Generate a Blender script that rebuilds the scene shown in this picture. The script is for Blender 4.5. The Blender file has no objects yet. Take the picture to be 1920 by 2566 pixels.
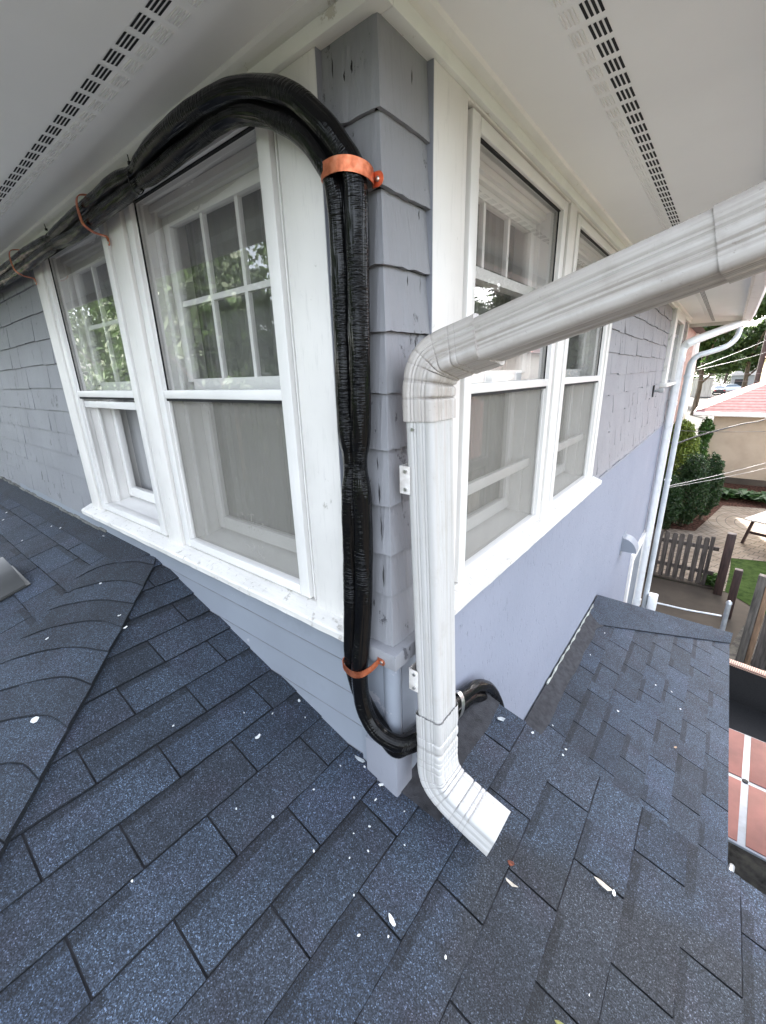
import bpy, bmesh, math, random
from mathutils import Vector, Matrix
R = math.radians
random.seed(11)
S = bpy.context.scene
COL = S.collection

# ------------------------------------------------------------------ camera, sky, sun, exposure
cam = bpy.data.cameras.new('camera'); co = bpy.data.objects.new('camera', cam); COL.objects.link(co)
cam.sensor_fit = 'HORIZONTAL'; cam.sensor_width = 36.0; cam.lens = 36.0*1042.84/1920
cam.clip_start = 0.02; cam.clip_end = 800
yaw, pit, rol = 2.24889737, -0.31393837, -0.02837793
f = Vector((math.cos(pit)*math.cos(yaw), math.cos(pit)*math.sin(yaw), math.sin(pit)))
r = Vector((math.sin(yaw), -math.cos(yaw), 0)); u = r.cross(f)
r2 = r*math.cos(rol)+u*math.sin(rol); u2 = -r*math.sin(rol)+u*math.cos(rol)
m = Matrix((r2, u2, -f)).transposed().to_4x4(); m.translation = Vector((.6165, -.7874, 0))
co.matrix_world = m
S.camera = co
TO_SUN = Vector((-.3, 1, .62)).normalized()
W = bpy.data.worlds.new('World'); S.world = W; W.use_nodes = True
nt = W.node_tree; bg = nt.nodes['Background']
sky = nt.nodes.new('ShaderNodeTexSky'); sky.sky_type = 'NISHITA'; sky.sun_disc = False
sky.sun_elevation = math.asin(TO_SUN.z); sky.sun_rotation = math.atan2(TO_SUN.x, TO_SUN.y)
sky.altitude = 200; sky.air_density = .8; sky.dust_density = 4.5; sky.ozone_density = .6
hs = nt.nodes.new('ShaderNodeHueSaturation'); hs.inputs['Saturation'].default_value = .40   # hazy summer sky
nt.links.new(sky.outputs[0], hs.inputs['Color']); nt.links.new(hs.outputs[0], bg.inputs[0]); bg.inputs[1].default_value = 0.15
sl = bpy.data.lights.new('sun', 'SUN'); sl.energy = 4.0; sl.angle = R(.5); sl.color = (1, .95, .87)
so = bpy.data.objects.new('sun', sl); COL.objects.link(so)
so.rotation_euler = TO_SUN.to_track_quat('Z', 'Y').to_euler()
S.view_settings.view_transform = 'Standard'; S.view_settings.look = 'None'
S.view_settings.exposure = 3.38; S.view_settings.gamma = 1
try: S.cycles.max_bounces = 10; S.cycles.transparent_max_bounces = 24
except Exception: pass

# ------------------------------------------------------------------ materials
def srgb(*c):
    return tuple((x/255/12.92 if x/255 <= .04045 else ((x/255+.055)/1.055)**2.4) for x in c)
def newmat(name):
    m = bpy.data.materials.new(name); m.use_nodes = True
    n = m.node_tree.nodes; n.clear()
    out = n.new('ShaderNodeOutputMaterial'); b = n.new('ShaderNodeBsdfPrincipled')
    m.node_tree.links.new(b.outputs[0], out.inputs[0])
    return m, m.node_tree, b
def coords(nt, kind='Object', scale=(1,1,1), rot=(0,0,0)):
    tc = nt.nodes.new('ShaderNodeTexCoord'); mp = nt.nodes.new('ShaderNodeMapping')
    mp.inputs['Scale'].default_value = scale; mp.inputs['Rotation'].default_value = rot
    nt.links.new(tc.outputs[kind], mp.inputs[0]); return mp.outputs[0]
def noise(nt, vec, scale, detail=4, rough=.55):
    t = nt.nodes.new('ShaderNodeTexNoise'); t.inputs['Scale'].default_value = scale
    t.inputs['Detail'].default_value = detail; t.inputs['Roughness'].default_value = rough
    nt.links.new(vec, t.inputs['Vector']); return t.outputs[0]
def ramp(nt, fac, stops):
    n = nt.nodes.new('ShaderNodeValToRGB'); e = n.color_ramp.elements
    while len(e) < len(stops): e.new(.5)
    for i, (p, c) in enumerate(stops): e[i].position = p; e[i].color = (*c, 1) if len(c) == 3 else c
    nt.links.new(fac, n.inputs[0]); return n.outputs[0]
def mix(nt, a, b, fac, mode='MIX'):
    n = nt.nodes.new('ShaderNodeMix'); n.data_type = 'RGBA'; n.blend_type = mode
    for s, v in ((6, a), (7, b), (0, fac)):
        if isinstance(v, (int, float)): n.inputs[s].default_value = v
        elif isinstance(v, tuple): n.inputs[s].default_value = (*v, 1)
        else: nt.links.new(v, n.inputs[s])
    return n.outputs[2]
def bump(nt, b, h, strength, dist):
    n = nt.nodes.new('ShaderNodeBump'); n.inputs['Strength'].default_value = strength
    n.inputs['Distance'].default_value = dist; nt.links.new(h, n.inputs['Height'])
    nt.links.new(n.outputs[0], b.inputs['Normal']); return n
def simple(name, col, rough=.6, var=.15, scale=8, bs=.2, bd=.002, bscale=40, metal=0, dark=None, stretch=(1,1,1), coord='Object'):
    m, nt, b = newmat(name); v = coords(nt, coord, stretch)
    n = noise(nt, v, scale, 6); d = dark or tuple(c*(1-var*2) for c in col)
    nt.links.new(ramp(nt, n, [(.3, d), (.62, col)]), b.inputs['Base Color'])
    b.inputs['Roughness'].default_value = rough; b.inputs['Metallic'].default_value = metal
    if bs: bump(nt, b, noise(nt, v, bscale, 5), bs, bd)
    return m
def paint(name, col, under, amount=.5, grain=True, rough=.55, bumpd=.0015, stretch=(14,14,1.6), s2=9.):
    """old brushed paint over wood: faint grain, chips that show the coat underneath"""
    m, nt, b = newmat(name); v = coords(nt, 'Object', stretch if grain else (1,1,1)); v0 = coords(nt)
    g = noise(nt, v, 6, 6, .65); big = noise(nt, v0, 3, 3)
    base = mix(nt, col, tuple(c*.86 for c in col), ramp(nt, big, [(.35,(0,0,0)),(.7,(1,1,1))]))
    base = mix(nt, base, tuple(c*.72 for c in col), ramp(nt, g, [(.28,(.55,)*3),(.45,(0,0,0))]))
    chip = noise(nt, coords(nt, 'Object', (1,1,.55) if grain else (1,1,1)), s2, 8, .75)
    cm = ramp(nt, chip, [(.64-.08*amount,(0,0,0)),(.66-.08*amount,(1,1,1))])
    base = mix(nt, base, under, cm)
    nt.links.new(base, b.inputs['Base Color']); b.inputs['Roughness'].default_value = rough
    add = nt.nodes.new('ShaderNodeMath'); add.operation = 'SUBTRACT'
    nt.links.new(g, add.inputs[0]); nt.links.new(cm, add.inputs[1])
    bump(nt, b, add.outputs[0], .55, bumpd); return m
def shingle_mat(name, col, dark_fan=False):
    m, nt, b = newmat(name); v = coords(nt)
    a = nt.nodes.new('ShaderNodeAttribute'); a.attribute_name = 'tone'
    vo = nt.nodes.new('ShaderNodeTexVoronoi'); vo.inputs['Scale'].default_value = 440; nt.links.new(v, vo.inputs['Vector'])
    sep = nt.nodes.new('ShaderNodeSeparateColor'); nt.links.new(vo.outputs['Color'], sep.inputs[0])
    gr = ramp(nt, sep.outputs[0], [(0, tuple(c*.22 for c in col)), (.35, tuple(c*.55 for c in col)), (.7, tuple(c*1.15 for c in col)), (.93, tuple(c*2.0 for c in col)), (1, tuple(c*4.8 for c in col))])
    hue = mix(nt, gr, (1.25,.92,.98), ramp(nt, noise(nt, v, 7, 4), [(.5,(0,0,0)),(.75,(.5,)*3)]), 'MULTIPLY')
    lo = ramp(nt, noise(nt, v, 5, 7, .7), [(.28,(.62,.60,.60)),(.5,(1,)*3),(.72,(1.28,1.26,1.22))])
    c2 = mix(nt, hue, lo, 1.0, 'MULTIPLY'); c3 = mix(nt, c2, a.outputs['Color'], 1.0, 'MULTIPLY')
    if dark_fan:          # darker, browner fan of shingles below the spout mouth
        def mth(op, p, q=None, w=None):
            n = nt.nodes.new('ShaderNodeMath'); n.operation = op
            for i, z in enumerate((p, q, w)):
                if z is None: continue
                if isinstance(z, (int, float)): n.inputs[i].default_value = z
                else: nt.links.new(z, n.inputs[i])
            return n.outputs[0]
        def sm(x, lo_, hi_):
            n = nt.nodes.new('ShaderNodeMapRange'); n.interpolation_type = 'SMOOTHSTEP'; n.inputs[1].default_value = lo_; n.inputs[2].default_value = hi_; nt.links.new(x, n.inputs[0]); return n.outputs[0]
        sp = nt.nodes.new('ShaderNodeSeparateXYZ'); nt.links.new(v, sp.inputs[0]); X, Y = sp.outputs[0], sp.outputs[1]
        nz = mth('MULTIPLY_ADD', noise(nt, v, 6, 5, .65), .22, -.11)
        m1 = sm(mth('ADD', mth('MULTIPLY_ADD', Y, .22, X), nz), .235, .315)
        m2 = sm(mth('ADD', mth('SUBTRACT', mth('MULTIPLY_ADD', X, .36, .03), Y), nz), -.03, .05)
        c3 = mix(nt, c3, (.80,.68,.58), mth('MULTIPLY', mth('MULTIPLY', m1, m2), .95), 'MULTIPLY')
    nt.links.new(c3, b.inputs['Base Color']); b.inputs['Roughness'].default_value = .85
    bump(nt, b, sep.outputs[1], .7, .0022); return m
M = {}
M['shingle'] = shingle_mat('roof_granules', (.027,.038,.056))
M['shingle_dark_fan'] = shingle_mat('roof_granules_dark_fan', (.027,.038,.056), True)
M['roofdark'] = simple('roof_membrane', (.035,.036,.042), .9, .3, 30, .6, .003, 200)
M['siding'] = paint('lavender_grey_paint', (.245,.255,.29), (.22,.22,.25), .1, True, .55, .0012)
M['siding_smooth'] = paint('lavender_grey_siding', (.238,.262,.302), (.36,.36,.4), .0, False, .5, .0005)
M['cedar'] = paint('grey_painted_cedar', (.25,.253,.270), (.09,.09,.10), .35, True, .6, .004, (26,26,1.2), 12)
M['white'] = paint('white_trim_paint', (.76,.735,.70), (.46,.44,.40), .15, True, .5, .001)
M['white_peel'] = paint('weathered_white_paint', (.70,.68,.645), (.46,.43,.39), .65, True, .6, .003, (3,16,16), 30)
M['vinyl'] = simple('white_vinyl', (.74,.725,.70), .35, .04, 5, .05, .0005)
M['soffit'] = simple('soffit_paint', (.90,.895,.865), .5, .04, 1.2, .08, .001, 60)
M['crown'] = paint('crown_paint', (.80,.80,.75), (.55,.53,.45), .2, False, .5, .002)
M['blk'] = simple('dark_opening', (.008,.008,.009), .8, .1, 5, 0)
M['interior'] = simple('interior_plaster', (.16,.155,.15), .8, .1, 2, 0)
M['curtain'] = simple('curtain_cloth', (.42,.42,.42), .9, .15, 3, .3, .004, 20, stretch=(1,1,.05))
def stucco():
    m, nt, b = newmat('troweled_stucco'); v = coords(nt)
    big = noise(nt, v, 1.4, 4)
    nt.links.new(ramp(nt, big, [(.3,(.208,.226,.280)),(.7,(.238,.256,.315))]), b.inputs['Base Color'])
    vs = coords(nt, 'Object', (1,9,3), (R(38),0,0)); n = noise(nt, vs, 5, 4, .6)
    sc = ramp(nt, n, [(.30,(0,0,0)),(.40,(1,1,1))]); n2 = noise(nt, v, 45, 4)
    h = mix(nt, sc, n2, .25); bump(nt, b, h, .7, .007); b.inputs['Roughness'].default_value = .75
    return m
M['stucco'] = stucco()
def hose_mat():
    m, nt, b = newmat('black_wrapped_insulation'); b.inputs['Base Color'].default_value = (.003,.003,.0034,1)
    b.inputs['Roughness'].default_value = .13; b.inputs['Specular IOR Level'].default_value = .20
    v = coords(nt, 'UV', (3.2, 210, 1)); n = noise(nt, v, 1.0, 2, .5)
    v2 = coords(nt, 'UV', (14, 5, 1)); n2 = noise(nt, v2, 1.0, 2, .5)
    mk = ramp(nt, noise(nt, coords(nt,'UV',(4,5,1)), 1.0, 2), [(.46,(.04,)*3),(.62,(1,)*3)])
    h = mix(nt, n2, n, mk); bump(nt, b, h, 1.0, .0055); return m
M['hose'] = hose_mat()
def copper():
    m, nt, b = newmat('copper'); v = coords(nt)
    nt.links.new(ramp(nt, noise(nt, v, 45, 5), [(.35,(.42,.11,.05)),(.55,(.70,.22,.11)),(.75,(.80,.33,.20))]), b.inputs['Base Color'])
    b.inputs['Metallic'].default_value = .85; b.inputs['Roughness'].default_value = .38
    bump(nt, b, noise(nt, v, 90, 3), .1, .001); return m
M['copper'] = copper()
M['steel'] = simple('zinc_screw', (.62,.62,.6), .3, .15, 90, .2, .0005, 200, .9)
M['galv'] = simple('galvanised_steel', (.42,.44,.46), .45, .15, 12, .1, .001, 60, .6)
def gutter_mat(name, dirt):
    m, nt, b = newmat(name); v = coords(nt)
    n = noise(nt, v, 11, 7, .7); n3 = noise(nt, coords(nt,'Object',(1,1,.3)), 28, 5, .7)
    c = ramp(nt, n, [(.36,(.50,.46,.42)),(.56,(.74,.72,.70))]) if dirt else ramp(nt, n, [(.25,(.66,.66,.66)),(.5,(.79,.80,.81))])
    c = mix(nt, c, (.33,.29,.25), ramp(nt, n3, [(.62,(0,0,0)),(.72,(.55 if dirt else .12,)*3)]))
    nt.links.new(c, b.inputs['Base Color']); b.inputs['Roughness'].default_value = .42
    bump(nt, b, noise(nt, v, 70, 3), .1, .001); return m
M['spout'] = gutter_mat('white_aluminium', False); M['spout_dirty'] = gutter_mat('grimy_white_aluminium', True)
def spout_mat(name, c0, c1, c2, grime, amt):
    m, nt, b = newmat(name); v = coords(nt, 'UV', (34, 2.5, 1)); v2 = coords(nt, 'UV', (9, 14, 1)); o = coords(nt)
    c = ramp(nt, noise(nt, v, 1, 4, .6), [(.3, c0), (.5, c1), (.7, c2)])
    c = mix(nt, c, grime, ramp(nt, noise(nt, o, 16, 7, .7), [(.60-.1*amt, (0,0,0)), (.78, (.5*amt,)*3)]))
    c = mix(nt, c, grime, ramp(nt, noise(nt, o, 130, 3, .6), [(.66, (0,0,0)), (.74, (.6*amt,)*3)]))
    a = nt.nodes.new('ShaderNodeAttribute'); a.attribute_name = 'tone'
    c = mix(nt, tuple(q*.45 for q in grime), c, a.outputs['Color'])
    nt.links.new(c, b.inputs['Base Color']); b.inputs['Roughness'].default_value = .42
    bump(nt, b, noise(nt, o, 55, 3), .12, .001); return m
M['ds_white'] = spout_mat('white_downspout', (.40,.385,.365), (.475,.465,.45), (.51,.505,.50), (.33,.29,.25), .7)
M['ds_grimy'] = spout_mat('grimy_downspout', (.33,.295,.265), (.45,.415,.385), (.51,.485,.46), (.25,.21,.18), 1.0)
def glass_mat(name, tint=.97, ior=1.0):
    m = bpy.data.materials.new(name); m.use_nodes = True; nt = m.node_tree; n = nt.nodes; n.clear()
    out = n.new('ShaderNodeOutputMaterial'); mx = n.new('ShaderNodeMixShader'); t = n.new('ShaderNodeBsdfTransparent')
    g = n.new('ShaderNodeBsdfGlossy'); g.inputs['Roughness'].default_value = .004; lw = n.new('ShaderNodeLayerWeight'); lw.inputs['Blend'].default_value = .5; fr = n.new('ShaderNodeMath'); fr.operation = 'POWER'; fr.inputs[1].default_value = 2.5; nt.links.new(lw.outputs['Facing'], fr.inputs[0]); t.inputs[0].default_value = (tint, tint, tint, 1)
    mul = n.new('ShaderNodeMath'); mul.operation = 'MULTIPLY_ADD'; mul.inputs[1].default_value = .72*ior; mul.inputs[2].default_value = .07*ior
    nt.links.new(fr.outputs[0], mul.inputs[0]); nt.links.new(mul.outputs[0], mx.inputs[0])
    nt.links.new(t.outputs[0], mx.inputs[1]); nt.links.new(g.outputs[0], mx.inputs[2]); nt.links.new(mx.outputs[0], out.inputs[0]); return m
M['glass'] = glass_mat('window_glass'); M['glass_in'] = glass_mat('inner_window_glass', .95, .5)
M['sheer'] = simple('sheer_blind', (.20,.20,.185), .9, .1, 3, .2, .003, 20, stretch=(1,1,.05))
def screen_mat():
    m = bpy.data.materials.new('insect_screen_mesh'); m.use_nodes = True; nt = m.node_tree; n = nt.nodes; n.clear()
    out = n.new('ShaderNodeOutputMaterial'); mx = n.new('ShaderNodeMixShader'); t = n.new('ShaderNodeBsdfTransparent')
    d = n.new('ShaderNodeBsdfDiffuse'); v = coords(nt)
    c = ramp(nt, noise(nt, v, 90, 3, .7), [(.5,(.25,.238,.21)),(.7,(.32,.305,.275)),(.78,(.5,.5,.47))])
    nt.links.new(c, d.inputs[0])
    fac = ramp(nt, noise(nt, v, 3, 3), [(.3,(.46,)*3),(.7,(.56,)*3)])
    nt.links.new(fac, mx.inputs[0]); nt.links.new(t.outputs[0], mx.inputs[1]); nt.links.new(d.outputs[0], mx.inputs[2])
    nt.links.new(mx.outputs[0], out.inputs[0]); return m
M['screen'] = screen_mat()

# ------------------------------------------------------------------ mesh helpers
class MB:
    def __init__(s): s.v = []; s.f = []; s.uv = {}; s.tone = []; s.usetone = False
    def quad(s, pts, tone=1.0):
        i = len(s.v); s.v += [tuple(p) for p in pts]; s.f.append(tuple(range(i, i+len(pts)))); s.tone.append(tone)
    def box(s, x0, x1, y0, y1, z0, z1, tone=1.0, bev=0):
        if bev:                                             # chamfered box
            b = min(bev, (x1-x0)*.4, (y1-y0)*.4, (z1-z0)*.4); bm = bmesh.new(); bmesh.ops.create_cube(bm, size=1)
            for v in bm.verts: v.co = ((x0+x1)/2+v.co.x*(x1-x0), (y0+y1)/2+v.co.y*(y1-y0), (z0+z1)/2+v.co.z*(z1-z0))
            bmesh.ops.bevel(bm, geom=bm.edges[:], offset=b, segments=2, affect='EDGES', profile=.5)
            i = len(s.v); bm.verts.index_update(); s.v += [tuple(v.co) for v in bm.verts]
            for q in bm.faces: s.f.append(tuple(i+v.index for v in q.verts)); s.tone.append(tone)
            bm.free(); return
        i = len(s.v)
        s.v += [(x0,y0,z0),(x1,y0,z0),(x1,y1,z0),(x0,y1,z0),(x0,y0,z1),(x1,y0,z1),(x1,y1,z1),(x0,y1,z1)]
        for q in ((0,3,2,1),(4,5,6,7),(0,1,5,4),(1,2,6,5),(2,3,7,6),(3,0,4,7)): s.f.append(tuple(i+k for k in q)); s.tone.append(tone)
    def hexa(s, p, tone=1.0):                              # eight corners, bottom 4 then top 4
        i = len(s.v); s.v += [tuple(q) for q in p]
        for q in ((0,3,2,1),(4,5,6,7),(0,1,5,4),(1,2,6,5),(2,3,7,6),(3,0,4,7)): s.f.append(tuple(i+k for k in q)); s.tone.append(tone)
    def prism(s, poly, fn, a, b):                          # profile polygon extruded from a to b; fn(px,py,t)->xyz
        n = len(poly); i = len(s.v)
        for t in (a, b): s.v += [tuple(fn(p[0], p[1], t)) for p in poly]
        for k in range(n): s.f.append((i+k, i+(k+1)%n, i+n+(k+1)%n, i+n+k)); s.tone.append(1)
        s.f.append(tuple(i+k for k in range(n))[::-1]); s.f.append(tuple(i+n+k for k in range(n))); s.tone += [1, 1]
    def sweep(s, path, sect, up=Vector((0,0,1)), caps=True):
        """path: points; sect(k, t): list of (a,b) offsets along side/up axes"""
        n = len(path); T = []
        for k in range(n): T.append((path[min(k+1,n-1)]-path[max(k-1,0)]).normalized())
        side = T[0].cross(up).normalized(); i0 = len(s.v); L = 0; ns = None
        for k in range(n):
            if k: L += (path[k]-path[k-1]).length; side = (side-T[k]*side.dot(T[k])).normalized()
            nrm = side.cross(T[k]); sc = sect(k, L); ns = len(sc)
            for a, b in sc: s.v.append(tuple(path[k]+side*a+nrm*b))
            if k:
                for j in range(ns):
                    a = i0+(k-1)*ns; b = i0+k*ns; j2 = (j+1) % ns
                    s.uv[len(s.f)] = [(j/ns, Lp), ((j+1)/ns, Lp), ((j+1)/ns, L), (j/ns, L)]
                    s.f.append((a+j, a+j2, b+j2, b+j)); s.tone.append(1)
            Lp = L
        if caps:
            s.f.append(tuple(range(i0, i0+ns))[::-1]); s.f.append(tuple(range(i0+(n-1)*ns, i0+n*ns))); s.tone += [1, 1]
    def tube(s, path, rad, n=12, caps=True):
        rf = rad if callable(rad) else (lambda k, L: rad)
        s.sweep([Vector(p) for p in path], lambda k, L: [(rf(k,L)*math.cos(2*math.pi*j/n), rf(k,L)*math.sin(2*math.pi*j/n)) for j in range(n)],
                up=Vector((0,0,1)) if abs((Vector(path[1])-Vector(path[0])).normalized().z) < .9 else Vector((1,0,0)), caps=caps)
    def build(s, name, mat, parent=None, smooth=False, cut=None, fix=True):
        me = bpy.data.meshes.new(name); me.from_pydata(s.v, [], s.f)
        if s.uv:
            uv = me.uv_layers.new(name='UVMap')
            for fi, c in s.uv.items():
                for li, q in zip(me.polygons[fi].loop_indices, c): uv.data[li].uv = q
        if s.usetone:
            at = me.color_attributes.new('tone', 'FLOAT_COLOR', 'CORNER')
            for p in me.polygons:
                t = s.tone[p.index]; t = (t,t,t,1) if not isinstance(t, tuple) else (*t, 1)
                for li in p.loop_indices: at.data[li].color = t
        if cut or fix:
            bm = bmesh.new(); bm.from_mesh(me)
            for (pt, no) in (cut or []):
                bmesh.ops.bisect_plane(bm, geom=bm.verts[:]+bm.edges[:]+bm.faces[:], plane_co=pt, plane_no=no, clear_outer=True)
            if fix: bmesh.ops.recalc_face_normals(bm, faces=bm.faces[:])
            bm.to_mesh(me); bm.free()
        if smooth:
            for p in me.polygons: p.use_smooth = True
            try: me.set_sharp_from_angle(angle=R(40))
            except Exception: pass
        o = bpy.data.objects.new(name, me); COL.objects.link(o); me.materials.append(M[mat] if isinstance(mat, str) else mat)
        if parent: o.parent = parent
        return o
def box(name, mat, parent, *b, bev=0):
    mb = MB(); mb.box(*b, bev=bev); return mb.build(name, mat, parent, smooth=bool(bev))
def tag(o, label=None, cat=None, group=None, kind=None):
    for k, v in (('label', label), ('category', cat), ('group', group), ('kind', kind)):
        if v: o[k] = v
    return o
def empty(name, loc=(0,0,0), rz=0, **k):
    o = bpy.data.objects.new(name, None); COL.objects.link(o); o.location = loc; o.rotation_euler = (0,0,rz)
    o.empty_display_size = .1; tag(o, k.get('label'), k.get('cat'), k.get('group')); return o
def copy_tree(o, parent=None):
    c = o.copy(); COL.objects.link(c)
    if parent: c.parent = parent
    for ch in list(o.children): copy_tree(ch, c)
    return c
def spline(pts, step=.01):
    P = [Vector(p) for p in pts]; P = [P[0]*2-P[1]]+P+[P[-1]*2-P[-2]]; out = []
    for i in range(1, len(P)-2):
        a, b, c, d = P[i-1:i+3]; n = max(2, int((c-b).length/step))
        for k in range(n):
            t = k/n; out.append(.5*((2*b)+(c-a)*t+(2*a-5*b+4*c-d)*t*t+(3*b-a-3*c+d)*t**3))
    out.append(P[-2]); return out

# ================================================================== THE HOUSE
house = empty('house', (0,0,0), label='lavender grey house corner with white double hung windows and vented white eaves', cat='house')
Lw = lambda x, d, z: (x, d, z)              # left wall frame: x along, d inward
Rw = lambda y, d, z: (-d, y, z)             # right wall frame
YE = 7.3
# ---- core wall body behind the cladding
mb = MB()
mb.box(-8, -2.20, .004, .1, -4.5, .68); mb.box(-2.20, -.14, .004, .1, -4.5, -.705); mb.box(-2.2, -.14, .004, .1, .615, .68); mb.box(-.14, -.02, .004, .1, -4.5, .68)
mb.box(-.1, -.004, .021, .16, -4.5, .68); mb.box(-.1, -.004, .16, 2.14, -4.5, -.705); mb.box(-.1, -.004, .16, 2.14, .615, .68); mb.box(-.1, -.004, 2.14, YE, -4.5, .68)
mb.box(-8, -.12, YE-.1, YE, -4.5, .68); mb.box(-8, -7.9, .1, YE-.1, -4.5, .68); mb.box(-7.9, -.12, 1.6, 1.65, -1.2, .68)
mb.build('wall', 'interior', house)
# ---- cedar shingle cladding; courses on one grid that follows the corner
ZC = [.66-.0]+[.486-.1312*k for k in range(0, 9)]+[-.705]
ZC = [.645, .486, .359, .226, .096, -.037, -.168, -.302, -.436, -.556, -.705]
def course_field(mb, fn, t0, t1, zs, wmin=.11, wmax=.27, jit=.003):
    for k in range(len(zs)-1):
        zt, zb = zs[k], zs[k+1]; t = t0
        while t < t1-.001:
            w = random.uniform(wmin, wmax); e = min(t1, t+w)
            if t1-e < .05: e = t1
            j = random.uniform(-jit, jit); h = .013+random.uniform(-.002,.003); g = .0009
            p = [fn(t+g, .0, zb+j), fn(e-g, .0, zb+j), fn(e-g, -h, zb+j), fn(t+g, -h, zb+j), fn(t+g, .0, zt+.002), fn(e-g, .0, zt+.002), fn(e-g, -.004, zt+.002), fn(t+g, -.004, zt+.002)]
            mb.hexa([p[0],p[1],p[2],p[3],p[4],p[5],p[6],p[7]]); t = e
mb = MB(); zz = [.63-.128*k for k in range(0, 13)]
course_field(mb, Lw, -7.9, -2.21, zz); mb.build('shingle_siding', 'cedar', house)
zr = [.64]+[.50-.1312*k for k in range(0, 10)]; zr = [z for z in zr if z > -.72]+[-.72]
mb = MB(); course_field(mb, Rw, 2.15, YE, zr, .12, .3, .006); mb.build('shingle_siding', 'cedar', house)
# ---- woven corner of shingles between the window casings
mb = MB()
for k in range(len(ZC)-1):
    zt, zb = ZC[k], ZC[k+1]; h0 = .004; h1 = .017+random.uniform(-.003,.004); c = .005; j = random.uniform(-.003,.003); j2 = random.uniform(-.004,.004); j3 = random.uniform(-.004,.004)
    if k >= 5: h1 += .004
    for n0, n1 in ((0, 1),):
        NS = 7; wv_ = [random.uniform(-.0022,.0022) for _ in range(2*NS+4)]; wh_ = [random.uniform(-.0015,.0015) for _ in range(2*NS+4)]
        def ring(z, h, dz, wav):
            P_ = []
            for i in range(NS+1): t = i/NS; P_.append([-.141+(.141-c)*t, -h, z+dz[0]+(dz[1]-dz[0])*t])
            P_.append([h-c*.4, -h+c*.4, z+dz[1]])
            for i in range(NS+1): t = i/NS; P_.append([h, (c-.004)+(.161-(c-.004))*t, z+dz[1]+(dz[2]-dz[1])*t])
            if wav:
                for i, p_ in enumerate(P_): p_[2] += wv_[i]
            for i, p_ in enumerate(P_):
                if 0 < i < len(P_)-1:
                    if i <= NS-1: p_[1] -= wh_[i]*(1 if wav else .3)
                    elif i > NS+2: p_[0] += wh_[i]*(1 if wav else .3)
            return [tuple(p_) for p_ in P_]
        top = ring(zt, h0+.002, (0,0,0), False); bot = ring(zb, h1, (j2, j, j3), True)
        for i in range(len(bot)-1):
            mb.quad([bot[i], bot[i+1], top[i+1], top[i]])
            def tuck(p_, left): return (p_[0]-.003, p_[1]*.3, p_[2]+.001) if left else (p_[0]*.3, p_[1], p_[2]+.001)
            mb.quad([bot[i+1], bot[i], tuck(bot[i], i <= NS), tuck(bot[i+1], i+1 <= NS)])
mb.build('corner_shingles', 'cedar', house, fix=False)
mb = MB(); rk = random.Random(12)
def crack(x, y, z0, z1, w=.0022, nx=0, ny=-1):
    mb = MB(); n = 6; P = []
    for i in range(n+1): t = i/n; P.append((z0+(z1-z0)*t, w*math.sin(math.pi*min(1,t*1.2))+.0003, rk.uniform(-.001,.001)))
    for i in range(n):
        (za,wa,ja),(zb,wb,jb) = P[i], P[i+1]
        if ny: mb.quad([(x+ja-wa/2,y,za),(x+ja+wa/2,y,za),(x+jb+wb/2,y,zb),(x+jb-wb/2,y,zb)])
        else: mb.quad([(x,y+ja-wa/2,za),(x,y+ja+wa/2,za),(x,y+jb+wb/2,zb),(x,y+jb-wb/2,zb)])
    mb.build('paint_crack', 'blk', house, fix=False)
for x, z0, z1, w in ((-.012,-.215,-.175,.003),(-.010,-.30,-.235,.0035),(-.006,-.40,-.31,.003),(-.004,-.53,-.45,.004),(-.030,-.12,-.05,.0025),(-.045,.55,.575,.005),(-.065,.545,.565,.004),(-.095,.56,.60,.003),(-.02,.245,.262,.006),(-.04,-.60,-.57,.004)): crack(x, -.0225, z0, z1, w)
for y, z0, z1, w in ((.06,.19,.215,.004),(.09,.06,.085,.004),(.105,.325,.35,.004),(.12,-.02,.07,.0015),(.04,-.09,-.05,.003),(.08,.55,.58,.004),(.11,.18,.225,.0018),(.028,-.33,-.25,.002)): crack(.0225, y, z0, z1, w, 1, 0)
# ---- shelf block and corner boards below it
mb = MB(); mb.box(-.118, .052, -.052, .1, -.755, -.706, bev=.004); mb.build('corner_cap', 'cedar', house, True)
mb = MB(); mb.box(-.118, -.012, -.016, .004, -1.32, -.756)
mb.tube([(.0,.0,-1.32), (.0,.0,-.756)], .026, 20)
mb.box(.0, .018, .022, .10, -1.32, -.756)
mb.build('corner_board', 'siding_smooth', house, True)
mb = MB(); mb.box(-.09, .034, -.034, .05, -1.40, -1.075, bev=.006); mb.build('corner_base_block', 'white_peel' if 0 else 'siding', house, True)
# ---- clapboard siding under the left windows
mb = MB()
for k in range(7):
    zt = -.735-.112*k; zb = zt-.110
    mb.hexa([Lw(-4,0,zb),Lw(-.118,0,zb),Lw(-.118,-.0165,zb),Lw(-4,-.0165,zb),Lw(-4,0,zt-.003),Lw(-.118,0,zt-.003),Lw(-.118,-.005,zt-.003),Lw(-4,-.005,zt-.003)])
cl_ = mb.build('clapboard_siding', 'siding_smooth', house)
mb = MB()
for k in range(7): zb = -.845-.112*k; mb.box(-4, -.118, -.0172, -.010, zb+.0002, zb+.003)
mb.build('edge_shade_line', simple('painted_edge_shade', (.19,.195,.22), .8, .2, 12, 0), cl_)  # thin dark strips: contact shade under each clapboard, put in as colour
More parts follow.
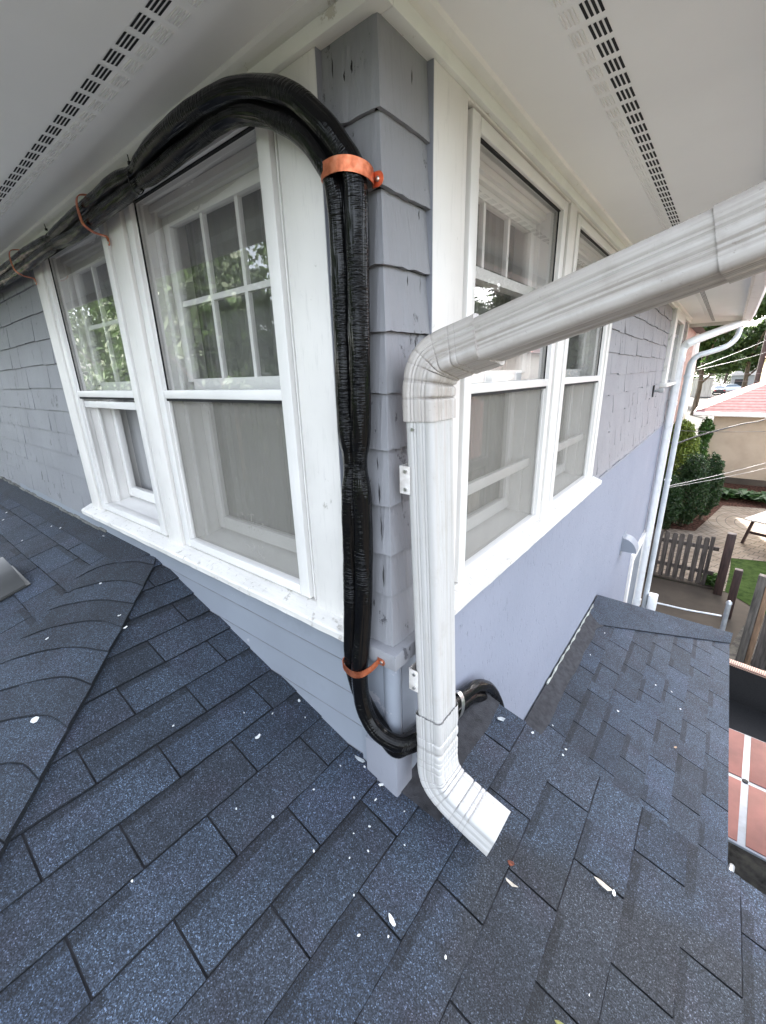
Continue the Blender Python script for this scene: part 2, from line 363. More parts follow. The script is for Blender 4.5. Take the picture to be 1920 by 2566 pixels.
# ---- stucco lower wall, slightly uneven lower edge by the roof
mb = MB(); mb.box(-.004, .006, .10, YE-.22, -4.5, -.728); mb.build('stucco_wall', 'stucco', house)
mb = MB(); mb.box(-.004, .022, YE-.22, YE+.01, -4.5, -.728, bev=.003); mb.box(-.004,.02,YE-.10,YE+.01,-.728,.64, bev=.003); mb.build('corner_trim', 'white', house)
mb = MB(); mb.box(.0, .020, 2.16, YE-.1, -.735, -.722, bev=.003); mb.build('belt_moulding', 'siding', house)
# ---- frieze, crown, soffit, fascia
mb = MB()
mb.box(-7.9, .036, -.036, .004, .626, .656, bev=.003); mb.box(-.004, .036, .004, YE, .6262, .6562, bev=.003)
mb.build('frieze_board', 'crown', house, True)
mb = MB()
prof = [(.0,.655),(.024,.655),(.027,.661),(.036,.667),(.05,.673),(.056,.6805),(.0,.6805)]
i = len(mb.v)
A0 = [(-7.9,-a,z) for a, z in prof]; A1 = [(a,-a,z) for a, z in prof]; A2 = [(a,YE+.0,z) for a, z in prof]
for P0, P1 in ((A0, A1), (A1, A2)):
    for k in range(len(prof)-1): mb.quad([P0[k], P1[k], P1[k+1], P0[k+1]])
mb.build('crown_moulding', 'crown', house, True)
mb = MB(); XE = .62; YF = 8.1
mb.box(-8, XE, -.64, .02, .68, .70); mb.box(-.1, XE, .02, YF, .68, .70); mb.box(-8, -.1, YE, YF, .68, .70)
so_ = mb.build('soffit', 'soffit', house)
# vent strips: dark louvres open towards us and their hooded backs
def strip(fn, t0, t1, pitch=.0705, slots=4, lo=.262, hi=.302, plo=.222, phi=.255):
    dk = MB(); ho = MB(); t = t0
    while t < t1:
        for i in range(slots):
            a = lo+(hi-lo)*i/slots; w = (hi-lo)/slots*.58; l0 = t+random.uniform(-.001,.001); l1 = l0+.052
            dk.quad([fn(a,l0+.002,.6792), fn(a+w,l0,.6792), fn(a+w+.0016,l1-.002,.6792), fn(a+.0016,l1,.6792)])
            a2 = plo+(phi-plo)*i/slots; w2 = (phi-plo)/slots*.62
            ho.hexa([fn(a2,l0,.6797),fn(a2+w2,l0,.6797),fn(a2+w2,l1,.6797),fn(a2,l1,.6797)]+[fn(a2+w2*.2,l0+.004,.6784),fn(a2+w2,l0+.004,.6768),fn(a2+w2,l1-.004,.6768),fn(a2+w2*.2,l1-.004,.6784)])
        t += pitch
    dk.build('vent_slots', 'blk', so_); ho.build('vent_louvres', 'soffit', so_)
strip(lambda a, t, z: (a, t, z), -.05, 7.9)
strip(lambda a, t, z: (t, -(a-.055), z), -7.0, .1, lo=.262, hi=.294, plo=.224, phi=.255)
mb = MB()
mb.box(XE, XE+.02, -.66, YF+.02, .63, .80); mb.box(-8, XE, -.66, -.64, .63, .80); mb.box(-8, XE, YF, YF+.02, .63, .80)
mb.build('fascia', 'white', house)
mb = MB()
a = [(-8.1,-.70,.80),(XE+.04,-.70,.80),(XE+.04,YF+.04,.80),(-8.1,YF+.04,.80)]; tp = [(-5.2,3.6,2.9),(-3.2,3.6,2.9)]
mb.quad([a[0],a[1],tp[1],tp[0]]); mb.quad([a[1],a[2],tp[1]]); mb.quad([a[2],a[3],tp[0],tp[1]]); mb.quad([a[3],a[0],tp[0]]); mb.quad(a[::-1])
mb.usetone = True; mb.build('roof', 'shingle', house)
# ---- windows -----------------------------------------------------------------
GZ0, GZM0, GZM1, GZ1 = -.63, -.062, -.028, .578
def window(parent, fn, x0, x1, upper, lower_rail=None, open_low=False):
    """fn maps (along, depth inward, z). x0,x1 = glass edges. Storm window outside, double hung sash inside."""
    def B(mb, a0, a1, d0, d1, z0, z1, bev=0):
        p = [fn(a0,d0,z0), fn(a1,d1,z1)]
        mb.box(min(p[0][0],p[1][0]), max(p[0][0],p[1][0]), min(p[0][1],p[1][1]), max(p[0][1],p[1][1]), z0, z1, bev=bev)
    f = MB(); w = .046
    B(f, x0-w, x0, -.022, .02, GZ0-.035, GZ1+.035, .003); B(f, x1, x1+w, -.022, .02, GZ0-.035, GZ1+.035, .003)
    B(f, x0, x1, -.022, .02, GZ1, GZ1+.034, .003); B(f, x0, x1, -.022, .02, GZ0-.034, GZ0, .003)
    B(f, x0, x1, -.020, .018, GZM0+.006, GZM1+.002, .003)
    # inner lips of the frame and the thin strips of the channel beside it
    B(f, x0, x0+.006, -.008, .0, GZ0, GZ1); B(f, x1-.006, x1, -.008, .0, GZ0, GZ1)
    B(f, x0-w-.026, x0-w-.0015, -.006, .02, GZ0-.04, GZ1+.04); B(f, x1+w+.0015, x1+w+.026, -.006, .02, GZ0-.04, GZ1+.04)
    B(f, x0-w-.014, x0-w-.010, -.012, -.006, GZ0-.04, GZ1+.04); B(f, x1+w+.010, x1+w+.014, -.012, -.006, GZ0-.04, GZ1+.04)
    win = f.build('window', 'vinyl', parent, True)
    g = MB()   # black gasket lines
    B(g, x0+.006, x0+.0095, -.007, -.002, GZM1+.002, GZ1-.0005); B(g, x1-.0095, x1-.006, -.007, -.002, GZM1+.002, GZ1-.0005); B(g, x0+.0095, x1-.0095, -.012, -.002, GZ1-.004, GZ1-.0005)
    g.build('gasket', 'blk', win)
    g = MB(); B(g, x0+.006, x1-.006, -.0155, .004, GZM0-.003, GZM0+.0055); g.build('screen_track', 'blk', win)
    ug = MB(); ug.quad([fn(x0,.002,GZM1), fn(x1,.002,GZM1), fn(x1,.002,GZ1), fn(x0,.002,GZ1)]); ug.build('glass_pane', 'glass', win)
    if not open_low:
        sc = MB(); sc.quad([fn(x0,.006,GZ0), fn(x1,.006,GZ0), fn(x1,.006,GZM0), fn(x0,.006,GZM0)]); sc.build('insect_screen', 'screen', win)
    if open_low:
        rl = MB(); B(rl, x0+.02, x1-.02, -.004, .016, GZM0-.046, GZM0-.014, .002); rl.build('screen_rail', 'vinyl', win, True)
    # jamb liner
    j = MB()
    B(j, x0-.03, x0-.004, .021, .30, GZ0-.02, GZ1+.03); B(j, x1+.004, x1+.03, .021, .30, GZ0-.02, GZ1+.03)
    B(j, x0-.004, x1+.004, .021, .30, GZ1+.005, GZ1+.03)
    j.build('jamb', 'vinyl', win)
    j = MB(); j.hexa([fn(x0-.004,.021,GZ0-.02),fn(x1+.004,.021,GZ0-.02),fn(x1+.004,.30,GZ0-.02),fn(x0-.004,.30,GZ0-.02),fn(x0-.004,.021,GZ0-.004),fn(x1+.004,.021,GZ0-.004),fn(x1+.004,.30,GZ0+.03),fn(x0-.004,.30,GZ0+.03)])
    j.build('inner_sill', 'vinyl', win)
    # inner double hung unit
    s = MB(); d0, d1 = .075, .105; e = .045
    xa, xb = x0+.012, x1-.012
    B(s, x0-.003, xa, .06, .12, GZ0, GZ1, .002); B(s, xb, x1+.003, .06, .12, GZ0, GZ1, .002); B(s, xa, xb, .06, .12, GZ1-.03, GZ1+.002, .002)
    B(s, x0-.003, x1+.003, .045, .0595, GZ1-.018, GZ1+.003); B(s, x0-.003, x0+.022, .050, .0595, GZ0, GZ1-.018)
    B(s, xa, xa+e, d0, d1, .0, GZ1-.03, .003); B(s, xb-e, xb, d0, d1, .0, GZ1-.03, .003); B(s, xa+e, xb-e, d0, d1, GZ1-.03-.034, GZ1-.03, .003)
    B(s, xa+e, xb-e, d0, d1, -.03, .012, .003)
    B(s, xa, xa+e, d1+.006, d1+.036, GZ0+.02, .0, .003); B(s, xb-e, xb, d1+.006, d1+.036, GZ0+.02, .0, .003)
    B(s, xa+e, xb-e, d1+.006, d1+.036, GZ0+.02, GZ0+.075, .003); B(s, xa+e, xb-e, d1+.006, d1+.036, -.04, .0, .003)
    if lower_rail: B(s, x0+.0, x1, .03, .05, lower_rail-.02, lower_rail+.02, .003)
    s.build('sash', 'vinyl', win, True)
    mt = MB(); a, b = xa+e, xb-e; n = 3
    zt = GZ1-.064
    for k in (1, 2): B(mt, a+(b-a)*k/n-.008, a+(b-a)*k/n+.008, d0+.008, d1-.006, .012 if upper == 'grid' else .30, zt)
    if upper == 'grid': B(mt, a, b, d0+.007, d1-.005, .262, .280)
    else: B(mt, a, b, d0-.02, d1-.004, .285, .318)
    mt.build('muntin', 'vinyl', win)
    ig = MB(); ig.quad([fn(a,.09,.01), fn(b,.09,.01), fn(b,.09,zt), fn(a,.09,zt)])
    if not open_low: ig.quad([fn(a,.124,GZ0+.07), fn(b,.124,GZ0+.07), fn(b,.124,-.03), fn(a,.124,-.03)])
    ig.build('inner_glass', 'glass_in', win)
    sh_ = MB(); n = 60; P = [(x0-.04+(x1-x0+.08)*k/n, .17+.006*math.sin(k*1.1)+.003*math.sin(k*2.3)) for k in range(n+1)]
    for k in range(n): sh_.quad([fn(*P[k],(.0 if open_low else GZ0-.05)), fn(*P[k+1],(.0 if open_low else GZ0-.05)), fn(*P[k+1],GZ1+.1), fn(*P[k],GZ1+.1)])
    sh_.build('sheer', 'sheer', win, True)
    # roller blind high in the opening and curtains at the sides
    c = MB(); n = 26
    for (ca, cb) in ((x0-.05, x0+.15), (x1-.17, x1+.05)):
        P = [(ca+(cb-ca)*k/n, .21+.014*math.sin(k*1.9)+.006*math.sin(k*.7)) for k in range(n+1)]
        for k in range(n): c.quad([fn(*P[k],GZ0-.05), fn(*P[k+1],GZ0-.05), fn(*P[k+1],GZ1+.1), fn(*P[k],GZ1+.1)])
    c.build('curtain', 'curtain', win, True)
    rb = MB(); B(rb, x0-.02, x1+.02, .32, .34, GZ0-.1, GZ1+.1); 
    return win
def casing(fn, x0, x1, z0, z1, n=.024, name='window_casing', m='white'):
    p = [fn(x0,.004,z0), fn(x1,-n,z1)]; mb = MB()
    mb.box(min(p[0][0],p[1][0]), max(p[0][0],p[1][0]), min(p[0][1],p[1][1]), max(p[0][1],p[1][1]), z0, z1, bev=.003)
    return mb.build(name, m, house, True)
window(house, Lw, -1.052, -.353, 'grid'); window(house, Lw, -2.000, -1.322, 'grid', open_low=True)
window(house, Rw, .388, 1.09, 'rail', lower_rail=-.385); window(house, Rw, 1.325, 2.02, 'rail', lower_rail=-.385)
casing(Lw, -.275, -.140, -.70, .626); casing(Lw, -1.246, -1.126, -.70, .626); casing(Lw, -2.19, -2.074, -.70, .626)
casing(Rw, .161, .314, -.70, .626); casing(Rw, 1.164, 1.251, -.70, .626); casing(Rw, 2.094, 2.15, -.70, .626)
box('casing_edge', 'siding', house, -.139, -.1375, -.0235, -.004, -.70, .625); box('casing_edge', 'siding', house, .004, .0235, .1585, .160, -.70, .625)
for fn, a, b in ((Lw,-2.2,-.14),(Rw,.16,2.15)):
    casing(fn, a, b, .6195, .6265, .022, 'head_casing')
def sill(fn, a, b):
    mb = MB(); n = 40; X = [a+(b-a)*k/n for k in range(n+1)]
    pr = [(.02,-.672),(-.012,-.676),(-.062,-.697),(-.067,-.703),(-.065,-.724),(-.056,-.733),(-.0,-.733)]
    J = [[(random.uniform(-.0012,.0012), random.uniform(-.0012,.0012)) for _ in pr] for _ in X]
    for k in range(n):
        for i in range(len(pr)-1):
            q = []
            for kk, ii in ((k,i),(k+1,i),(k+1,i+1),(k,i+1)):
                d, z = pr[ii]; jd, jz = J[kk][ii]; q.append(fn(X[kk], d+jd, z+jz))
            mb.quad(q)
    for x in (a, b): mb.quad([fn(x, d, z) for d, z in pr])
    return mb.build('window_sill', 'white_peel', house)
sill(Lw, -2.26, -.119); sill(Rw, .145, 2.24)
# small far window on the side wall, seen end on, and the service door low down
fw = MB(); fw.box(-.004, .05, 5.15, 5.35, -.16, .626, bev=.003); fw.box(-.004, .05, 6.15, 6.3, -.16, .626, bev=.003); fw.box(-.004, .05, 5.35, 6.15, .53, .626, bev=.003); fw.box(-.004, .075, 5.1, 6.35, -.20, -.16, bev=.003)
o = fw.build('window', 'white', house, True)
g = MB(); g.quad([(.012,5.35,-.16),(.012,6.15,-.16),(.012,6.15,.53),(.012,5.35,.53)]); g.build('glass_pane', simple('far_glass', (.10,.11,.11), .12, .2, 3, 0), o)
d = MB(); d.box(-.004, .04, 5.15, 5.27, -4.5, -2.32, bev=.004); d.box(-.004, .04, 6.2, 6.32, -4.5, -2.32, bev=.004); d.box(-.004, .04, 5.27, 6.2, -2.44, -2.32, bev=.004)
o = d.build('door_frame', 'white', house, True); box('door', simple('slate_door_paint', (.16,.18,.21), .5, .1), house, -.004, .02, 5.27, 6.2, -4.5, -2.44)

# ================================================================== LOWER ROOFS
def roof_obj(name): return name
def tabs(mb, P, s_rng, t_of, e=.1357, tw=.333, t_off=0, ph=.5, clip=(-9, 9), band=.55, taboff=None):
    """three-tab courses; P(s,t,h) maps slope/along/height to world; every course shifts by half a tab"""
    k0, k1, s0 = s_rng
    for k in range(k0, k1):
        sa = s0+e*k; sb = sa+e; off = t_off+(tw*ph if k % 2 else 0)
        n0 = math.floor((clip[0]-off)/tw)-1; n1 = math.ceil((clip[1]-off)/tw)+1
        for n in range(n0, n1):
            a = off+n*tw; b = a+tw; g = .0028
            a2, b2 = max(a+g, clip[0]), min(b-g, clip[1])
            if b2-a2 < .004: continue
            gp = .0012+random.uniform(0,.0020); rr = random.random(); tone = .76+.46*rr; tint = random.choice(((1,1,1),(1,1,1),(.98,1,1.04),(1.05,.98,.95),(1.03,.99,.98))); jb = [random.uniform(-.0018,.0018) for _ in range(4)]
            hl = .0085+random.uniform(-.001,.0025); hu = .0035
            mid = a2+(b2-a2)*random.uniform(.3,.7); hot = random.random()
            for q, (c0, c1) in enumerate(((a2, mid), (mid, b2))):
                bw = .026+random.uniform(-.004,.006); dark = (random.random() < band)
                jx0, jx1 = (jb[0], (jb[0]+jb[1])/2) if q == 0 else ((jb[0]+jb[1])/2, jb[1])
                tn = tone*(1.0 if q == 0 else random.choice((1, 1, .86, 1.12)))
                s1 = sa+bw; h1 = hu+(hl-hu)*bw/e
                N_ = 4; E = [random.uniform(-.0016,.0016) for _ in range(N_+1)]; T2 = lambda w_: tuple(q_*w_ for q_ in tint)
                for z_ in range(N_):
                    ca, cb_ = c0+(c1-c0)*z_/N_, c0+(c1-c0)*(z_+1)/N_; ja = jx0+(jx1-jx0)*z_/N_+E[z_]*(z_ > 0); jb_ = jx0+(jx1-jx0)*(z_+1)/N_+E[z_+1]*(z_ < N_-1)
                    mb.quad([P(sa+gp,ca,hu), P(sa+gp,cb_,hu), P(s1,cb_,h1), P(s1,ca,h1)], T2(tn*(.5 if dark else .95)))
                    mb.quad([P(s1,ca,h1), P(s1,cb_,h1), P(sb+jb_,cb_,hl), P(sb+ja,ca,hl)], T2(tn))
                    mb.quad([P(sb+ja,ca,hl), P(sb+jb_,cb_,hl), P(sb+jb_,cb_,-.002), P(sb+ja,ca,-.002)], .35)
            for c in (a2, b2): mb.quad([P(sa,c,hu), P(sb,c,hl), P(sb,c,-.002), P(sa,c,-.002)], .35)
lower = empty('lower_roof', (0,0,0), label='blue grey asphalt shingle lower roof wrapping round the house corner', cat='roof')
def PA(s, t, h): return (s+.27*h, t, -1.24-.28*s+h)
def PC(s, t, h): return (s+.35*h, t, -1.985-.38*s+h)
def PB(s, t, h): return (t, -s-.27*h, -.83-.29*s+h)
hipd = Vector((.896, -.832, 0)).normalized(); hipn = Vector((hipd.y, -hipd.x, 0))   # normal towards -x,-y side
hipp = Vector((-1.457, 0, 0))
def noflat(mb): mb.usetone = True; return mb
mb = noflat(MB())
tabs(mb, PA, (-12, 10, -.588+.1357*2), None, t_off=-.451+.0, clip=(-3.3, .548))
A_ = mb.build('shingle_roof', 'shingle_dark_fan', lower, cut=[(hipp, hipn)], fix=False)
mb = MB(); mb.quad([PA(-2.4,-3.3,-.001), PA(1.045,-3.3,-.001), PA(1.045,.545,-.001), PA(-2.4,.545,-.001)])
mb.build('underlayment', 'roofdark', A_, cut=[(hipp, hipn)], fix=False)
mb = noflat(MB())
tabs(mb, PB, (-1, 22, -.095+.15), None, e=.149, tw=.333, t_off=-2.14, clip=(-7.9, -.2), band=.3)
B_ = mb.build('shingle_roof', 'shingle', lower, cut=[(hipp, -hipn)], fix=False)
mb = MB(); mb.quad([PB(-.1,-7.9,-.001), PB(-.1,-.2,-.001), PB(3.3,-.2,-.001), PB(3.3,-7.9,-.001)])
mb.build('underlayment', 'roofdark', B_, cut=[(hipp, -hipn)], fix=False)
# flat top course and flashing strip along the wall on the left
mb = noflat(MB()); mb.hexa([PB(-.02,-7.9,.0),PB(-.02,-1.50,.0),PB(.13,-1.62,.0),PB(.13,-7.9,.0),PB(-.02,-7.9,.013),PB(-.02,-1.50,.013),PB(.125,-1.62,.0125),PB(.13,-7.9,.0125)], .62)
mb.build('top_course', 'shingle', B_, cut=[(hipp, -hipn)])
# curved tabs folding over the hip: each one is cut back along the hip line
curves = [[(-1.817,-.206),(-1.714,-.089),(-1.60,-.035),(-1.471,-.009)], [(-1.75,-.315),(-1.704,-.176),(-1.56,-.085),(-1.407,-.051)], [(-1.668,-.363),(-1.536,-.232),(-1.41,-.175),(-1.286,-.155)],
 [(-1.60,-.47),(-1.557,-.410),(-1.40,-.300),(-1.201,-.235)], [(-1.50,-.58),(-1.40,-.46),(-1.26,-.365),(-1.097,-.325)], [(-1.41,-.67),(-1.29,-.545),(-1.163,-.465),(-1.009,-.410)],
 [(-1.28,-.76),(-1.12,-.60),(-1.02,-.535),(-.900,-.505)], [(-1.16,-.86),(-1.03,-.715),(-.91,-.635),(-.790,-.612)], [(-1.06,-.97),(-.91,-.82),(-.80,-.735),(-.680,-.715)], [(-.96,-1.09),(-.80,-.93),(-.69,-.85),(-.575,-.815)],
 [(-.86,-1.20),(-.70,-1.04),(-.58,-.97),(-.46,-.93)], [(-.74,-1.32),(-.58,-1.16),(-.47,-1.08),(-.34,-1.045)]]
def samp(c, n=14):
    sp = spline([(x, y, 0) for x, y in c], .01); return [sp[int(round(i*(len(sp)-1)/n))] for i in range(n+1)]
cs = [samp(c) for c in curves]
hipmb = noflat(MB())
for k in range(1, len(cs)):
    a, b = cs[k-1], cs[k]; tn = (.8,.62,.98,.66,.9,1.12,.8,1.05,.95,1.1,1.0)[k-1]; n = len(a)-1
    for i in range(n):
        def hb(x, y, h): return (x, y, -.83+.29*y+h)
        f0, f1 = min(1, i/2)*1.0, min(1, (i+1)/2)*1.0
        up0 = (hb(a[i].x, a[i].y, .004+.006*f0), hb(a[i+1].x, a[i+1].y, .004+.006*f1)); lo0 = (hb(b[i].x, b[i].y, .0075+.007*f0), hb(b[i+1].x, b[i+1].y, .0075+.007*f1))
        tt = tn*(1.0+.06*math.sin(i*.9+k)); up1 = tuple(Vector(up0[0]).lerp(Vector(lo0[0]), .03)), tuple(Vector(up0[1]).lerp(Vector(lo0[1]), .03)); up0 = up1
        hipmb.quad([lo0[0], lo0[1], up0[1], up0[0]], tt)
        hipmb.quad([lo0[1], lo0[0], hb(b[i].x, b[i].y, .001), hb(b[i+1].x, b[i+1].y, .001)], .3)
    hipmb.quad([hb(a[n].x,a[n].y,.010), hb(b[n].x,b[n].y,.016), hb(b[n].x,b[n].y,-.004), hb(a[n].x,a[n].y,-.004)], .3)
hipmb.build('hip_shingles', 'shingle', B_, fix=False)
mb = MB(); mb.quad([PA(.0,.09,.014), PA(.135,.10,.0125), PA(.125,.25,.0125), PA(.0,.25,.016)]); mb.quad([PA(.0,.25,.016), PA(.125,.25,.0125), PA(.13,.40,.0125), PA(.0,.40,.016)]); mb.quad([PA(.0,.40,.016), PA(.13,.40,.0125), PA(.115,.546,.0125), PA(.0,.546,.016)]); mb.quad([PA(-.02,-.02,.011), PA(.16,.0,.0115), PA(.15,.10,.0115), PA(.0,.10,.013)])
mb.build('tar_patch', 'roofdark', lower, fix=False)
# gable end of the upper lower-roof, drop to the back part
mb = MB(); mb.hexa([(0,.50,-2.1),(1.02,.50,-2.5),(1.02,.53,-2.5),(0,.53,-2.1),(0,.50,-1.25),(1.02,.50,-1.536),(1.02,.53,-1.536),(0,.53,-1.25)])
mb.build('gable_end', 'siding_smooth', lower)
mb = noflat(MB()); tabs(mb, PC, (-1, 7, .085), None, tw=.343, t_off=1.36, clip=(.6, 3.75), band=.5)
CL = Vector((1.025-.099, 3.612-2.632, 0)).normalized(); cn = Vector((-CL.y, CL.x, 0))
C_ = mb.build('shingle_roof', 'shingle', lower, cut=[(Vector((.038,2.85,0)), cn), (Vector((1.03,0,0)), Vector((1,0,0)))], fix=False)
mb = MB(); mb.quad([PC(0,.53,-.001), PC(1.025,.53,-.001), PC(1.025,3.72,-.001), PC(0,2.9,-.001)]); mb.build('underlayment', 'roofdark', C_, fix=False)
# hip cap across the far end, slope beyond, and eave edge
mb = noflat(MB()); n = 5
lo = [Vector((.02+1.01*k/n, 2.56+1.06*k/n, 0)) for k in range(n+1)]; hi = [Vector((.0+1.03*k/n, 3.03+.72*k/n, 0)) for k in range(n+1)]
for k in range(n):
    h = .016-.0; tn = random.uniform(.8,1.05)
    p = [PC(lo[k].x, lo[k].y, h), PC(lo[k+1].x, lo[k+1].y, h), PC(hi[k+1].x, hi[k+1].y, h+.035), PC(hi[k].x, hi[k].y, h+.035)]
    mb.quad(p, tn); q = [PC(hi[k].x, hi[k].y+.22, -.12), PC(hi[k+1].x, hi[k+1].y+.22, -.12)]
    mb.quad([p[3], p[2], q[1], q[0]], tn*.9)
    mb.quad([PC(lo[k].x, lo[k].y, h), PC(lo[k+1].x, lo[k+1].y, h), PC(lo[k+1].x, lo[k+1].y, 0), PC(lo[k].x, lo[k].y, 0)], .3)
mb.build('hip_cap', 'shingle', lower, fix=False)
mb = MB()
mb.hexa([(1.0,.5,-2.52),(1.03,.5,-2.52),(1.03,3.72,-2.52),(1.0,3.72,-2.52),(1.0,.5,-2.381),(1.03,.5,-2.389),(1.03,3.72,-2.389),(1.0,3.72,-2.381)])
mb.hexa([(1.015,-3.3,-1.66),(1.045,-3.3,-1.66),(1.045,.545,-1.66),(1.015,.545,-1.66),(1.015,-3.3,-1.528),(1.045,-3.3,-1.534),(1.045,.545,-1.534),(1.015,.545,-1.528)])
mb.build('eave_board', 'white', lower)
mb = MB(); rr = random.Random(4); pts = []
for k in range(31):
    y = 1.0+k*.062; w = .115+rr.uniform(-.006,.006)+(.03 if k > 26 else 0); pts.append((y, w))
for k in range(30):
    (y0,w0),(y1,w1) = pts[k], pts[k+1]; mb.quad([PC(.006,y0,.030), PC(w0,y0,.0125), PC(w1,y1,.0125), PC(.006,y1,.030)])
mb.build('tar_strip', 'roofdark', lower, fix=False)
mb = MB(); rr = random.Random(8)
path = [Vector(PC(.010+rr.uniform(-.002,.004), 1.62+k*.03, .034+rr.uniform(-.004,.004))) for k in range(44)]
mb.tube([tuple(p) for p in path], lambda k, L: .006+.003*math.sin(k*1.3), 6); mb.build('caulk_bead', simple('old_caulk', (.40,.42,.38), .7, .3, 20, .4, .003, 60), lower)
mb = MB(); rr = random.Random(9)
for k in range(60):
    x = -7.5+k*.09; mb.box(x, x+.1, -.022-rr.uniform(0,.008), .004, -.86, -.815+rr.uniform(-.006,.006))
mb.build('flashing', simple('dirty_flashing', (.22,.22,.20), .8, .4, 9, .5, .004, 50), lower)

# ================================================================== DOWNSPOUT
ds = empty('downspout', (.11,.05,-1.1), label='large white corrugated downspout in front of the house corner', cat='downspout')
OFF = Vector((-.11,-.05,1.1))
def shift(o): o.location = OFF; return o
def rrect(a, b, rad=.012, grooves=True, n=5, gd=.0022):
    """rounded rectangle a (side) by b with grooves pressed in its faces"""
    pts = []
    def edge(p0, p1, nx, ny, ng):
        L = math.dist(p0, p1)
        K = 44 if ng else 2
        for i in range(K):
            t = i/K; dpt = 0
            if ng:
                for c in ng:
                    q = abs(t-c)*L
                    if q < .0042: dpt = gd*(1-q/.0042)
            pts.append((p0[0]+(p1[0]-p0[0])*t-nx*dpt, p0[1]+(p1[1]-p0[1])*t-ny*dpt))
    A, Bb = a/2, b/2; g4 = (.14,.26,.38,.62,.74,.86) if grooves else None; g3 = (.2,.34,.66,.8) if grooves else None
    def arc(cx, cy, a0):
        for i in range(n): t = a0+math.pi/2*i/n; pts.append((cx+rad*math.cos(t), cy+rad*math.sin(t)))
    arc(A-rad, -Bb+rad, -math.pi/2); edge((A,-Bb+rad),(A,Bb-rad),1,0,g4)
    arc(A-rad, Bb-rad, 0); edge((A-rad,Bb),(-A+rad,Bb),0,1,g3)
    arc(-A+rad, Bb-rad, math.pi/2); edge((-A,Bb-rad),(-A,-Bb+rad),-1,0,g4)
    arc(-A+rad, -Bb+rad, math.pi); edge((-A+rad,-Bb),(A-rad,-Bb),0,-1,g3)
    return pts
def spout(name, pts, mat, size=(.078,.100), crimp=0, step=.004, smooth_path=True, up=Vector((0,1,0)), inner=None, caps=True, deep=.004):
    P = spline(pts, step) if smooth_path else [Vector(p) for p in pts]
    base = rrect(size[0], size[1]); n = len(P)
    Ls = [0]
    for i in range(1, n): Ls.append(Ls[-1]+(P[i]-P[i-1]).length)
    rj = random.Random(len(pts)); p1, p2 = rj.uniform(0,6), rj.uniform(0,6); jt = [.28*math.sin(l*61+p1)+.14*math.sin(l*137+p2) for l in Ls]
    def sect(k, L):
        q = base
        if crimp:
            ph = Ls[k]/crimp+jt[k]; fr = ph-math.floor(ph); env = max(0, min(1, (Ls[k]-.03)/.02, (Ls[-1]-Ls[k]-.04)/.03)); sw = (abs(fr-.5)*2)**8
            out = []
            for a, b in q:
                wv = .22+1.2*max(0, (a*inner)/(size[0]/2)) if inner else .6
                s = 1-deep*env*sw*wv/.05
                out.append((a*s, b*s))
            return out
        return q
    mb = MB(); mb.sweep(P, sect, up=up, caps=caps); mb.usetone = True; nb_ = len(base)
    if crimp:
        for k in range(1, n):
            ph = Ls[k]/crimp+jt[k]; d = abs(ph-round(ph)); env = 1 if .03 < Ls[k] < Ls[-1]-.04 else 0
            if d < .05 and env:
                for j in range(nb_): mb.tone[(k-1)*nb_+j] = (.72,)*3
    o = mb.build(name, {'spout':'ds_white','spout_dirty':'ds_grimy'}[mat], ds, True); shift(o); return o
# geometry of the run
TOPV = Vector((.0885,.05,-.085)); BOT = Vector((.124,.05,-.985))
dirU = (Vector((.588,.020,.160))-Vector((.220,.060,.064))).normalized()
P1 = Vector((.220,.060,.064)); P2 = Vector((.588,.020,.160))
def bend(a, ta, b, tb, n=24):
    L = (b-a).length*.62; out = []
    for i in range(n+1):
        t = i/n; p0, p1, p2, p3 = a, a+ta*L, b-tb*L, b
        out.append(p0*(1-t)**3+p1*3*t*(1-t)**2+p2*3*t*t*(1-t)+p3*t**3)
    return out
dV = (TOPV-BOT).normalized()
YD = Vector((0,1,0))
def lin(a, b, n): return [a+(b-a)*i/n for i in range(n+1)]
vert = spout('pipe', lin(BOT, TOPV+dV*.0, 30), 'spout', (.076,.098), smooth_path=False, up=YD)
spout('elbow', lin(TOPV-dV*.012, TOPV+dV*.022, 6)[:-1]+bend(TOPV+dV*.022, dV, P1-dirU*.02, dirU, 220)+[P1+dirU*.004], 'spout_dirty', (.086,.108), crimp=.0255, smooth_path=False, up=YD, inner=-1, deep=.0052)
spout('pipe', lin(P1, P2, 40), 'spout_dirty', (.081,.102), smooth_path=False, up=YD+Vector((.25,0,0)))
P3 = Vector((.735,.0,.42))
spout('elbow', bend(P2-dirU*.01, dirU, P3, Vector((.1,-.02,1)).normalized(), 50), 'spout_dirty', (.085,.106), crimp=.03, smooth_path=False, up=YD+Vector((.25,0,0)), inner=1)
spout('pipe', lin(P3, P3+Vector((0,0,.24)), 4), 'spout_dirty', (.081,.102), smooth_path=False, up=YD)
TIP = Vector((.330,.045,-1.226)); dT = Vector((.95,-.01,-.26)).normalized()
EB = BOT-dV*.0
low = spout('elbow', [BOT+dV*.075, BOT+dV*.05, BOT+dV*.02]+bend(BOT, -dV, TIP-dT*.075, dT, 200)+lin(TIP-dT*.07, TIP, 4), 'spout', (.085,.110), crimp=.027, smooth_path=False, up=YD, inner=1, caps=False, deep=.0042)
inn = MB(); inn.sweep([TIP-dT*.001, TIP-dT*.08], lambda k, L: rrect(.081,.106), up=YD, caps=False)
inn.usetone = True; o = inn.build('mouth', 'ds_grimy', low, fix=False); o.parent = low
mb = MB(); mb.sweep([TIP-dT*.05, TIP-dT*.06], lambda k, L: rrect(.076,.098), up=YD); mb.build('dark_bore', 'blk', low)
